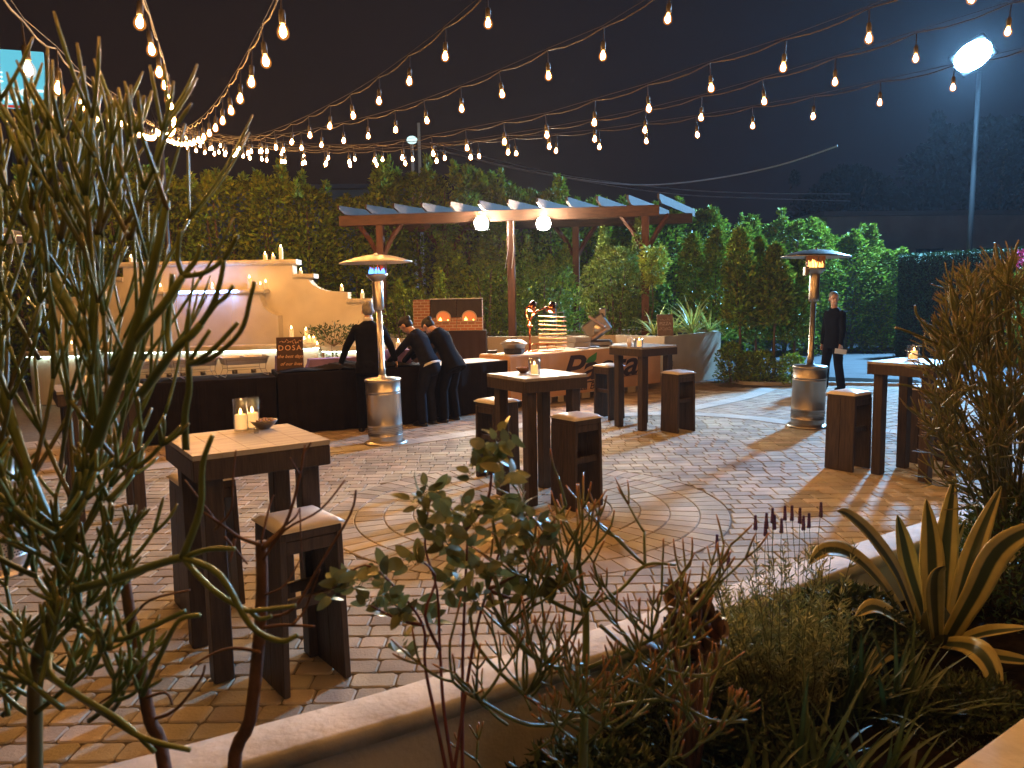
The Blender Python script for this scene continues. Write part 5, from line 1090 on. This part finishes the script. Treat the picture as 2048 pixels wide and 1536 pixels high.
def limb(b, pts, r0, r1, t0=.2, t1=.6, n=9):
    P = smoothpts(pts, 4); k = len(P); b.tube(P, [r0 + (r1 - r0) * i / (k - 1) for i in range(k)], n, True, [t0 + (t1 - t0) * i / (k - 1) for i in range(k)])
def px_(lst): return [D(*q) for q in lst]
rr = random.Random(21)
big = thing('pencil_cactus', 'towering pencil cactus with upright green sticks, tallest plant in the bed', 'cactus', (0, 0, 0))
tk = MB(); limb(tk, [Vector((-1.10, 1.62, .10))] + px_([(70, 1380, 1.72), (120, 1200, 1.75), (150, 1010, 1.78), (185, 830, 1.78), (187, 640, 1.76), (195, 470, 1.75)]), .018, .008, .0, .6, 12)
limb(tk, px_([(150, 1010, 1.78), (215, 820, 1.70), (262, 690, 1.64), (310, 520, 1.62), (335, 400, 1.62)]), .018, .0062, .3, .7)
limb(tk, px_([(130, 1120, 1.76), (60, 960, 1.78), (10, 800, 1.8), (-30, 640, 1.82), (-40, 480, 1.82)]), .018, .008, .3, .7)
limb(tk, px_([(187, 700, 1.76), (110, 560, 1.82), (60, 430, 1.85), (40, 330, 1.85)]), .015, .009, .4, .7)
tk.build('trunk', M_STICK, big, True)
bb = MB()
traced = [([(222, 745, 1.70), (290, 655, 1.62), (331, 605, 1.60), (366, 552, 1.60)], .010, .008), ([(366, 552, 1.60), (410, 545, 1.58), (450, 515, 1.57), (475, 470, 1.56)], .006, .0045), ([(366, 552, 1.60), (356, 520, 1.6), (357, 490, 1.6), (360, 460, 1.6)], .006, .0045), ([(366, 552, 1.60), (392, 520, 1.6), (402, 490, 1.6)], .006, .0045),
    ([(280, 793, 1.66), (341, 710, 1.6), (385, 668, 1.58), (402, 648, 1.58)], .010, .008), ([(402, 648, 1.58), (425, 610, 1.56), (440, 565, 1.55), (448, 520, 1.55)], .0065, .0045), ([(402, 648, 1.58), (430, 610, 1.56), (450, 595, 1.56), (466, 572, 1.55)], .006, .004), ([(341, 710, 1.6), (336, 660, 1.62), (340, 600, 1.62), (345, 548, 1.62)], .007, .005),
    ([(377, 727, 1.57), (395, 722, 1.55), (435, 690, 1.54), (476, 645, 1.54)], .0058, .0045), ([(377, 727, 1.57), (420, 718, 1.55), (480, 665, 1.53), (500, 600, 1.53), (509, 563, 1.53)], .0058, .0042), ([(377, 727, 1.57), (374, 690, 1.58), (377, 650, 1.58), (377, 617, 1.58)], .0055, .0045), ([(377, 727, 1.57), (400, 690, 1.56), (420, 660, 1.56)], .005, .004), ([(372, 900, 1.6), (370, 830, 1.6), (378, 780, 1.58), (377, 727, 1.57)], .008, .0062),
    ([(150, 1180, 1.7), (240, 1155, 1.62), (310, 1130, 1.56), (365, 1115, 1.52)], .010, .008), ([(365, 1115, 1.52), (400, 1020, 1.52), (405, 930, 1.52), (425, 870, 1.52)], .008, .005), ([(365, 1115, 1.52), (420, 1098, 1.5), (470, 1098, 1.5)], .0055, .0045), ([(365, 1115, 1.52), (420, 1175, 1.48), (480, 1215, 1.47), (500, 1222, 1.47)], .006, .005), ([(365, 1115, 1.52), (440, 1150, 1.48), (500, 1250, 1.46), (560, 1282, 1.45), (595, 1270, 1.45)], .007, .005), ([(500, 1222, 1.47), (550, 1217, 1.47), (592, 1211, 1.47)], .005, .004), ([(500, 1222, 1.47), (520, 1238, 1.47), (543, 1232, 1.47)], .005, .004),
    ([(150, 1250, 1.7), (230, 1280, 1.6), (300, 1255, 1.55), (370, 1222, 1.52)], .007, .005), ([(80, 1340, 1.7), (200, 1420, 1.56), (285, 1475, 1.5), (380, 1500, 1.47)], .008, .005), ([(100, 1310, 1.7), (110, 1360, 1.6), (240, 1440, 1.52), (310, 1505, 1.5)], .007, .005), ([(285, 1390, 1.52), (330, 1290, 1.5), (360, 1240, 1.5), (400, 1230, 1.5)], .006, .0045)]
for pts, r0, r1 in traced: limb(bb, px_(pts), r0, r1, .45, .92, 8)
seeds = [((195, 470, 1.75), 4), ((195, 540, 1.75), 3), ((335, 420, 1.62), 1), ((40, 330, 1.85), 3), ((60, 430, 1.85), 4), ((120, 480, 1.82), 3), ((-40, 480, 1.82), 3), ((260, 480, 1.72), 2), ((-30, 640, 1.82), 2), ((10, 800, 1.8), 2), ((60, 960, 1.78), 4), ((150, 1010, 1.78), 4), ((130, 1120, 1.76), 4), ((215, 820, 1.70), 1)]
seeds += [((x_, y_, 1.85 + .1 * math.sin(x_)), 1) for x_ in (-20, 50, 120, 190, 250) for y_ in (450, 940)] + [((80, 720, 1.85), 1)]
for q, m in seeds:
    p = D(*q); cap_l = max(.07, (q[1] - 215) / 1565 * q[2] / 2.45)
    for i in range(m):
        a_ = rr.random() * 6.28; s = rr.uniform(.45, 1.0); low = q[1] > 900
        grow(bb, p, (math.cos(a_) * s * .8, math.sin(a_) * s * .7, 1.0 if not low else .8), min(rr.uniform(.17, .26), cap_l * rr.uniform(.7, 1.25)), .0056, 0, rr, 2 if not low else 3, .38, .40, 7, (1, 3), .95, .86, .14)
for i in range(46):                                   # the tangle low down
    p = D(rr.uniform(-20, 230), rr.uniform(1000, 1460), rr.uniform(1.55, 1.85)); a_ = rr.random() * 6.28
    grow(bb, p, (math.cos(a_), math.sin(a_) * .6, .55), rr.uniform(.07, .12), .0062, 1, rr, 3, .6, .5, 6, (2, 4), .85, .85, .3)
bb.build('branches', M_STICK, big, True)
bt_ = thing('bare_shrub', 'leafless shrub with a thick brown stem and thin crooked twigs, before the nearest stool', 'shrub', (0, 0, 0))
b = MB(); limb(b, [Vector((-.60, 1.62, .1))] + px_([(468, 1560, 1.72), (500, 1440, 1.74), (516, 1300, 1.75), (524, 1180, 1.75), (522, 1082, 1.76)]), .017, .013, n=12); b.build('trunk', M_TWIG, bt_, True)
b = MB()
for pts, r in (([(522, 1090), (480, 1075), (445, 1050), (400, 1020)], .005), ([(524, 1100), (570, 1050), (598, 960), (610, 890)], .005), ([(600, 950), (588, 930), (580, 915)], .003), ([(608, 905), (616, 895), (622, 885)], .003), ([(524, 1095), (560, 1060), (590, 1035), (600, 1015)], .0035), ([(526, 1120), (570, 1060), (640, 1020), (690, 960)], .0035), ([(540, 1235), (590, 1215), (640, 1130), (700, 1030), (712, 980)], .004), ([(528, 1255), (570, 1250), (630, 1253)], .0045), ([(585, 1250), (612, 1215), (640, 1140)], .0035), ([(520, 1305), (470, 1296), (420, 1310), (380, 1335)], .0045), ([(530, 1190), (570, 1170), (600, 1120)], .003), ([(430, 1060), (462, 1020), (466, 960), (472, 900)], .0035), ([(440, 1052), (400, 1000), (370, 960)], .003), ([(522, 1085), (540, 1010), (548, 990)], .0035), ([(450, 1075), (480, 1110), (495, 1128)], .0035), ([(470, 1078), (466, 1100), (460, 1125)], .004), ([(600, 1015), (602, 1080), (606, 1140)], .002)):
    limb(b, [D(x, y, 1.75 - .03 * math.sin(x * .1)) for x, y in pts], r, r * .6, n=6)
b.build('twigs', M_TWIG, bt_, True)
bt2 = thing('bare_shrub', 'second leafless brown stem, leaning out from under the pencil cactus', 'shrub', (0, 0, 0))
b = MB(); limb(b, [Vector((-.74, 1.56, .1))] + px_([(330, 1540, 1.70), (300, 1440, 1.72), (282, 1340, 1.74), (262, 1240, 1.76), (250, 1160, 1.76)]), .016, .012, n=12); b.build('trunk', M_TWIG, bt2, True)
b = MB()
for pts, r in (([(300, 1440), (350, 1420), (400, 1360), (410, 1330)], .0045), ([(285, 1360), (240, 1380), (180, 1420)], .004), ([(282, 1400), (330, 1385), (345, 1410)], .004), ([(262, 1240), (300, 1200), (380, 1180)], .004)): limb(b, [D(x, y, 1.72) for x, y in pts], r, r * .6, n=6)
b.build('twigs', M_TWIG, bt2, True)
# low orange-green stick plant
lo = thing('stick_plant', 'spreading low stick plant with orange tips, between the leafy shrub and the lavender', 'cactus', (0, 0, 0)); b = MB(); rr = random.Random(5)
for pts, r0, r1 in (([(1165, 1560, 1.95), (1168, 1430, 2.0), (1172, 1300, 2.05), (1172, 1215, 2.08)], .013, .009), ([(1172, 1215, 2.08), (1130, 1120, 2.1), (1090, 1060, 2.1), (1040, 1000, 2.1)], .007, .0045), ([(1172, 1215, 2.08), (1160, 1140, 2.08), (1150, 1060, 2.08)], .007, .005), ([(1170, 1230, 2.06), (1100, 1200, 2.0), (1010, 1120, 1.98), (985, 1040, 1.98)], .006, .0045), ([(1165, 1330, 2.0), (1090, 1330, 1.95), (1010, 1250, 1.92), (975, 1190, 1.92)], .006, .0045), ([(1165, 1340, 2.0), (1300, 1280, 2.0), (1380, 1230, 2.0), (1430, 1150, 2.0)], .006, .004), ([(1200, 1250, 2.02), (1300, 1330, 1.95), (1420, 1350, 1.9), (1450, 1290, 1.9)], .006, .004), ([(1180, 1420, 2.0), (1330, 1400, 1.9), (1420, 1440, 1.86), (1495, 1442, 1.85)], .0055, .004), ([(1160, 1440, 1.98), (1060, 1450, 1.9), (960, 1400, 1.85), (905, 1350, 1.85)], .006, .004), ([(1160, 1460, 1.95), (1050, 1390, 1.9), (960, 1300, 1.88), (940, 1230, 1.88)], .006, .004), ([(1172, 1215, 2.08), (1240, 1180, 2.1), (1290, 1130, 2.1), (1352, 1130, 2.1)], .006, .004)): limb(b, px_(pts), r0, r1, .25, .85, 8)
for q, m in (((1172, 1215, 2.08), 3), ((1040, 1000, 2.1), 0), ((1150, 1140, 2.08), 3), ((1300, 1280, 2.0), 5), ((1380, 1230, 2.0), 4), ((1290, 1130, 2.1), 3), ((1300, 1330, 1.95), 5), ((1010, 1250, 1.92), 4), ((1090, 1330, 1.95), 4), ((1330, 1400, 1.9), 5), ((1050, 1390, 1.9), 5), ((1168, 1430, 2.0), 6), ((960, 1400, 1.85), 4), ((1100, 1200, 2.0), 3), ((1090, 1060, 2.1), 2), ((1230, 1460, 1.95), 6), ((1400, 1460, 1.9), 4)):
    for i in range(m): a_ = rr.random() * 6.28; s = rr.uniform(.6, 1.3); grow(b, D(*q), (math.cos(a_) * s, math.sin(a_) * s * .7, .55), rr.uniform(.08, .13), .0044, 1, rr, 3, .55, .5, 6, (1, 3), .85, .84, .3)
for i in range(16): p = D(rr.uniform(950, 1420), rr.uniform(1380, 1580), rr.uniform(1.8, 2.15)); a_ = rr.random() * 6.28; grow(b, p, (math.cos(a_), math.sin(a_) * .6, .6), rr.uniform(.06, .10), .0042, 1, rr, 3, .6, .5, 5, (2, 4), .85, .85, .3)
b.build('branches', M_STICKR, lo, True)
# round leaved shrub on red stems
M_RLEAF = mat('round_leaf', (.21, .245, .10), .34, island=.45, var=.2, scale=25, translucent=.15, coat=.15); M_RSTEM = mat('red_stem', (.16, .045, .035), .5, var=.3, scale=20)
sh = thing('leafy_shrub', 'shrub with rounded glossy leaves on thin red stems, standing against the paved rosette', 'shrub', (0, 0, 0)); b = MB(); lf = MB(); rr = random.Random(8)
stems = [[(905, 1600, 1.80), (872, 1440, 1.85), (850, 1330, 1.9), (846, 1250, 1.92), (790, 1175, 1.92), (730, 1130, 1.92), (665, 1175, 1.92)], [(915, 1600, 1.80), (888, 1420, 1.88), (880, 1300, 1.95), (874, 1180, 2.0), (850, 1090, 2.0), (860, 1000, 2.0)], [(925, 1600, 1.80), (925, 1340, 1.95), (930, 1180, 2.0), (932, 1060, 2.05), (895, 1010, 2.05)], [(900, 1600, 1.80), (945, 1300, 1.95), (975, 1180, 2.0), (1010, 1080, 2.05), (1060, 1020, 2.05)], [(932, 1060, 2.05), (975, 1000, 2.05), (985, 930, 2.05), (1003, 880, 2.05)], [(975, 1180, 2.0), (1050, 1200, 2.0), (1100, 1150, 2.0)], [(846, 1250, 1.92), (800, 1240, 1.9), (740, 1210, 1.9)], [(975, 1180, 2.0), (1060, 1130, 2.02), (1100, 1060, 2.02)], [(880, 1300, 1.95), (850, 1230, 1.9), (870, 1150, 1.95), (800, 1090, 1.95)]]
for s in stems: limb(b, px_(s), .0052, .0022, n=7)
b.build('stems', M_RSTEM, sh, True)
cl = [(1003, 880), (990, 905), (985, 930), (960, 948), (1012, 958), (840, 1000), (862, 990), (880, 1008), (905, 1030), (955, 1015), (1000, 1010), (1040, 1022), (1085, 1045), (1075, 1085), (940, 1060), (880, 1085), (830, 1120), (862, 1055), (722, 1160), (690, 1170), (760, 1150), (780, 1195), (805, 1235), (850, 1240), (905, 1160), (960, 1130), (1000, 1080), (1040, 1060), (745, 1215), (950, 1200), (812, 1300), (1100, 1140), (1055, 1170), (1005, 1150), (930, 1110), (670, 1180), (1120, 1170), (900, 1090), (925, 1010), (1020, 1100), (1050, 1120), (885, 1190)]
for (x, y) in cl:
    Y = 1.95 + rr.uniform(-.08, .12); p = D(x, y, Y)
    for i in range(rr.randint(7, 11)):
        a_ = rr.random() * 6.28; e = rr.uniform(-.7, 1.0); d = Vector((math.cos(a_) * math.cos(e), math.sin(a_) * math.cos(e) * .8, math.sin(e)))
        q = p + Vector((rr.uniform(-.02, .02), rr.uniform(-.02, .02), rr.uniform(-.02, .02)))
        L = rr.uniform(.034, .060); nr = Vector((rr.uniform(-.8, .8), rr.uniform(-1, -.1), rr.uniform(-.3, .9))); lf.leaf(q + d * .012, d, nr, L, L * rr.uniform(.48, .62), 6, rr.uniform(.05, .3), rr.uniform(-.05, .35)); lf.tube([q, q + d * .014], .0012, 4)
lf.build('leaves', M_RLEAF, sh, True)
# paddle leaved succulent
pd = thing('paddle_plant', 'reddish paddle leaved succulent between the stick plant and the lavender', 'succulent', (0, 0, 0)); lf = MB(); b = MB(); rr = random.Random(12)
for (x, y) in ((1375, 1190), (1400, 1205), (1350, 1215), (1420, 1240), (1385, 1265), (1345, 1260), (1410, 1300), (1370, 1320), (1440, 1275), (1330, 1300)):
    p = D(x, y, 2.35 + rr.uniform(-.06, .06)); b.tube([p, Vector((D(1385, 1400, 2.35).x, 2.35, .12))], [.006, .010], 6)
    for i in range(8): a_ = rr.random() * 6.28; e = rr.uniform(-.1, 1.2); d = Vector((math.cos(a_) * math.cos(e), math.sin(a_) * math.cos(e), math.sin(e))); lf.leaf(p, d, Vector((0, -.4, 1)), rr.uniform(.05, .085), rr.uniform(.035, .052), 6, -.2, -.25)
lf.build('leaves', mat('paddle_leaf', (.11, .060, .035), .45, island=.5, var=.4, scale=18), pd, True); b.build('stem', M_TWIG, pd, True)
# lavender
lv = thing('lavender', 'bushy lavender with purple flower spikes over the planter wall', 'lavender', (0, 0, 0)); b = MB(); st_ = MB(); rr = random.Random(14); base = Vector((1.08, 2.85, .14))
Pn, Dd = [], []
for i in range(260):
    x, y = rr.choice([(rr.gauss(1560, 62), rr.uniform(1085, 1400)), (rr.gauss(1470, 30), rr.uniform(1160, 1350)), (rr.gauss(1640, 45), rr.uniform(1100, 1380)), (rr.gauss(1530, 50), rr.uniform(1250, 1470))]); tip = D(x, y, rr.uniform(2.55, 3.05)); root = base.lerp(Vector((tip.x, tip.y, .14)), .55); mid = root.lerp(tip, .5) + Vector((rr.uniform(-.03, .03), 0, .02)); pts = smoothpts([root, mid, tip], 5); st_.tube(pts, .0014, 4)
    for j in range(46):
        f = .25 + .75 * rr.random(); k = min(len(pts) - 2, int(f * (len(pts) - 1))); q = pts[k].lerp(pts[k + 1], rr.random()); a_ = rr.random() * 6.28; Pn.append(q); Dd.append((math.cos(a_), math.sin(a_), rr.uniform(.5, 1.3)))
leafcloud('leaves', np.array(Pn), np.array(Dd), .040, .0062, mat('lavender_leaf', (.34, .38, .19), .6, island=.3), lv, 14, .2); st_.build('stems', mat('lavender_stem', (.10, .12, .06), .7), lv)
for (x, y) in ((1434, 1083), (1457, 1117), (1511, 1044), (1533, 1040), (1545, 1030), (1531, 1056), (1570, 1025), (1563, 1050), (1584, 1025), (1600, 1030), (1607, 1045), (1618, 1040), (1642, 1018), (1549, 1043)):
    tip = D(x, y, 2.85 + rr.uniform(-.1, .1)); ft = D(x + rr.uniform(-6, 10), y + 120, 2.85); m_ = MB(); m_.tube([ft, ft.lerp(tip, .5) + Vector((rr.uniform(-.012, .012), 0, 0)), tip], .0011, 4); m_.build('flower_stalk', MATS['lavender_stem'], lv)
    f = MB()
    for k in range(6):
        for j in range(5): a_ = j * 1.257 + k; f.ell(tip + Vector((math.cos(a_) * .0042 * (1.2 - k * .13), math.sin(a_) * .0042 * (1.2 - k * .13), -.026 + k * .0095)), (.0032, .0032, .0062), 6, 4)
    f.build('flower_spike', mat('lavender_flower', (.13, .07, .20), .7, island=.3), lv)
# agave
M_AG = mat('striped_agave', rough=.42, attr=[(.32, (.045, .075, .035)), (.46, (.62, .55, .20))], var=.25, scale=9, translucent=.08)
ag = thing('agave', 'big agave with broad arching leaves edged in cream yellow', 'agave', (0, 0, 0))
def agleaf(pts, W, face=(0, -1, .25), cup=.35):
    P = smoothpts([D(*q) for q in pts], 4); k = len(P); b = MB(); vs = []; ts = []
    for i, p in enumerate(P):
        f = i / (k - 1); d = (P[min(i + 1, k - 1)] - P[max(0, i - 1)]).normalized(); fv = Vector(face); side = d.cross(fv); side.normalize(); nn = side.cross(d)
        wd = W * .88 / 2 * (.62 + 1.05 * f if f < .36 else 1.0 * (1 - ((f - .36) / .64) ** 2.0)); wd = max(wd, .0015)
        for q, u in ((-1, 1.0), (-.72, .72), (-.36, .36), (0, 0), (.36, .36), (.72, .72), (1, 1.0)): vs.append(p + side * wd * q - nn * (1 - abs(q) ** 1.4) * wd * cup); ts.append(u)
    nb = len(vs); vs += [Vector(v) + Vector((0, .006, -.002)) for v in vs]; ts += ts
    fs = [(i * 7 + j, i * 7 + j + 1, i * 7 + 8 + j, i * 7 + 7 + j) for i in range(k - 1) for j in range(6)]; fs += [tuple(nb + q for q in f[::-1]) for f in fs]
    for i in range(k - 1): fs += [(i * 7, (i + 1) * 7, nb + (i + 1) * 7, nb + i * 7), (i * 7 + 6, nb + i * 7 + 6, nb + (i + 1) * 7 + 6, (i + 1) * 7 + 6)]
    b.add(vs, fs, ts); b.build('leaf', M_AG, ag, True)
for pts, W, fc in (([(1842, 1265, 3.4), (1800, 1150, 3.35), (1745, 1070, 3.3), (1700, 1030, 3.2), (1675, 1022, 3.15)], .105, (.5, -1, .8)), ([(1832, 1272, 3.35), (1775, 1175, 3.2), (1710, 1110, 3.1), (1655, 1098, 3.0), (1618, 1128, 2.95)], .115, (.3, -.8, 1.0)), ([(1868, 1262, 3.4), (1866, 1150, 3.4), (1862, 1070, 3.42), (1853, 998, 3.45)], .115, (-.4, -1, 0)), ([(1884, 1262, 3.45), (1888, 1150, 3.5), (1897, 1050, 3.55), (1909, 955, 3.6)], .125, (-.5, -1, 0)), ([(1904, 1260, 3.4), (1935, 1150, 3.4), (1965, 1060, 3.45), (2003, 972, 3.5)], .11, (-.6, -1, .2)), ([(1900, 1275, 3.3), (1950, 1190, 3.2), (1995, 1105, 3.15), (2055, 1062, 3.1), (2110, 1050, 3.05)], .12, (-.3, -1, .5)), ([(1876, 1275, 3.25), (1872, 1200, 3.1), (1874, 1150, 3.0), (1890, 1132, 2.95)], .10, (0, -1, .1)),
    ([(1848, 1272, 3.3), (1800, 1235, 3.1), (1750, 1212, 3.0), (1712, 1232, 2.95)], .10, (0, -.8, 1)), ([(1890, 1285, 3.25), (1945, 1292, 3.0), (1985, 1340, 2.9), (1996, 1432, 2.85)], .11, (-.3, -1, .6)), ([(1900, 1285, 3.3), (1970, 1262, 3.15), (2060, 1255, 3.0)], .10, (0, -.7, 1)), ([(1860, 1262, 3.5), (1825, 1150, 3.6), (1808, 1080, 3.65), (1795, 1030, 3.65)], .11, (0, -1, .2)), ([(1900, 1290, 3.3), (1990, 1310, 3.1), (2080, 1325, 3.0)], .09, (0, -.7, 1)), ([(1845, 1285, 3.2), (1780, 1300, 3.0), (1720, 1360, 2.9)], .08, (0, -.8, 1)), ([(1905, 1255, 3.5), (1975, 1150, 3.6), (2050, 1090, 3.65)], .10, (-.3, -1, .4)), ([(1872, 1255, 3.55), (1880, 1150, 3.65), (1930, 1040, 3.7)], .11, (-.2, -1, .1))): agleaf(pts, W, fc)
b = MB(); q = D(1872, 1280, 3.4); b.lathe([(.05, 0), (.08, .06), (.06, .14), (.02, .20)], (q.x, q.y, .12), 16); b.build('core', mat('agave_core', (.05, .06, .02), .6), ag, True)
# strap leaved clumps
M_STRAP = mat('strap_leaf', rough=.42, attr=[(0, (.055, .10, .030)), (1.0, (.035, .065, .022))], translucent=.15)
for i, (px, py, Y, n, L, lb) in enumerate(((1690, 1420, 2.75, 44, .42, 'clump of dark strap leaves between the lavender and the agave'), (1620, 1560, 2.25, 36, .46, 'clump of strap leaves lowest in the view, under the lavender'), (1800, 1440, 2.7, 30, .40, 'clump of strap leaves under the agave'), (1760, 1560, 2.2, 18, .42, 'sparse strap leaves by the wall on the viewer side'), (1500, 1540, 2.2, 20, .36, 'strap leaves beside the orange tipped stick plant'))):
    rr = random.Random(100 + i); b = MB(); p = D(px, py, Y); p.z = .14
    for k in range(n): a_ = rr.random() * 6.28; e = rr.uniform(.55, 1.45); blade(b, p + Vector((rr.uniform(-.06, .06), rr.uniform(-.06, .06), 0)), (math.cos(a_) * math.cos(e) + .15, math.sin(a_) * math.cos(e), math.sin(e)), L * rr.uniform(.6, 1.1), .020, rr.uniform(.3, 1.4), 8)
    o = b.build('strap_leaf_plant', M_STRAP, None, True); tag(o, lb, 'plant', 'strap leaved clumps in the bed')
make_bush('shrub', 'fine dark green shrub behind the agave leaves', 'shrub', 5200, .34, .28, .62, .045, .012, mat('fine_leaf', (.08, .14, .035), .5, island=.4), 77, (D(2010, 1130, 3.9).x - .02, 3.72, .14), None, 0, 0, .012)
for i, (px, Y, rx, ry, h, n, lb) in enumerate(((1350, 2.55, .22, .18, .34, 3200, 'low fine leaved mound under the paddle leaved succulent'), (1180, 2.25, .24, .16, .22, 2600, 'low fine leaved mound under the low stick plant'), (1930, 2.75, .30, .22, .13, 3000, 'dark ground hugging mound below the agave'), (1700, 3.2, .26, .24, .34, 3400, 'fine leaved mound squeezed between the lavender and the agave'), (1500, 2.5, .22, .2, .26, 2400, 'low dark mound in front of the lavender'))):
    make_bush('ground_shrub', lb, 'shrub', n, rx, ry, h, .042, .011 + .006 * (i % 2), mat('mound_leaf', (.05, .075, .024), .5, island=.5), 120 + i, (D(px, 1200, Y).x, Y, .12), None, 0, 0, .008)
# spiky bush on the far side of the agave
sb = thing('spiky_bush', 'rounded bush bristling with thin brown and green sticks, hiding half a table', 'bush', (0, 0, 0)); b = MB(); rr = random.Random(31); c0 = Vector((D(2030, 900, 3.75).x, 3.75, .15))
tg = []
for i in range(230):
    u = rr.random(); px = 2050 + rr.gauss(0, 1) * 62; py = rr.uniform(560, 1010); wd = 240 * math.sin(math.pi * min(1, max(.05, (py - 470) / 640))) ** .45; px = 2060 - wd * rr.random() ** .7 * .82 + (rr.random() < .4) * rr.uniform(0, 160)
    p = D(px, py, 3.75 + rr.uniform(-.45, .45)); d = (p - Vector((c0.x + .05, c0.y, .75))).normalized() + Vector((0, 0, .35)); grow(b, p - d * .10, d, rr.uniform(.08, .15), .0052, 1, rr, 3, .55, .2, 5, (2, 4), .85, .8, .4)
for i in range(26):
    p = D(2048 + rr.uniform(-190, 150), rr.uniform(560, 900), 3.75 + rr.uniform(-.3, .3)); limb(b, [c0 + Vector((rr.uniform(-.08, .08), rr.uniform(-.08, .08), 0)), c0.lerp(p, .5) + Vector((0, 0, .1)), p], .011, .005, .1, .5, 6)
for pts in ([(2010, 600, 3.6), (2000, 540, 3.6), (1990, 485, 3.6)], [(2015, 580, 3.6), (2025, 520, 3.6), (2038, 480, 3.6)], [(1930, 700, 3.5), (1905, 620, 3.5), (1900, 560, 3.5)], [(1980, 650, 3.6), (1975, 590, 3.6), (1968, 540, 3.6)], [(1900, 700, 3.5), (1840, 640, 3.5), (1830, 610, 3.5)], [(1880, 690, 3.5), (1820, 665, 3.5), (1790, 655, 3.5)], [(1890, 800, 3.5), (1830, 775, 3.5), (1795, 768, 3.5)]): limb(b, px_(pts), .0065, .0045, .4, 1, 7)
b.build('branches', mat('brown_green_stick', rough=.5, attr=[(0.0, (.09, .06, .03)), (.5, (.115, .125, .03)), (.88, (.18, .19, .045)), (1.0, (.30, .21, .10))], var=.3, scale=7), sb, False)

# ---------------------------------------------------------------- thin haze added to give the lamps their glow
hz = MB(); hz.box((6, 46, 5.4), (130, 100, 13.6)); hz = hz.build('haze', None); hz['kind'] = 'stuff'; hz.data.materials.clear()
mh = bpy.data.materials.new('glow_haze'); mh.use_nodes = True; nn_ = mh.node_tree.nodes; nn_.clear(); vo = nn_.new('ShaderNodeVolumePrincipled'); oo = nn_.new('ShaderNodeOutputMaterial')
vo.inputs['Color'].default_value = (.85, .9, 1, 1); vo.inputs['Density'].default_value = .0006; vo.inputs['Anisotropy'].default_value = .2; mh.node_tree.links.new(vo.outputs[0], oo.inputs['Volume']); hz.data.materials.append(mh)
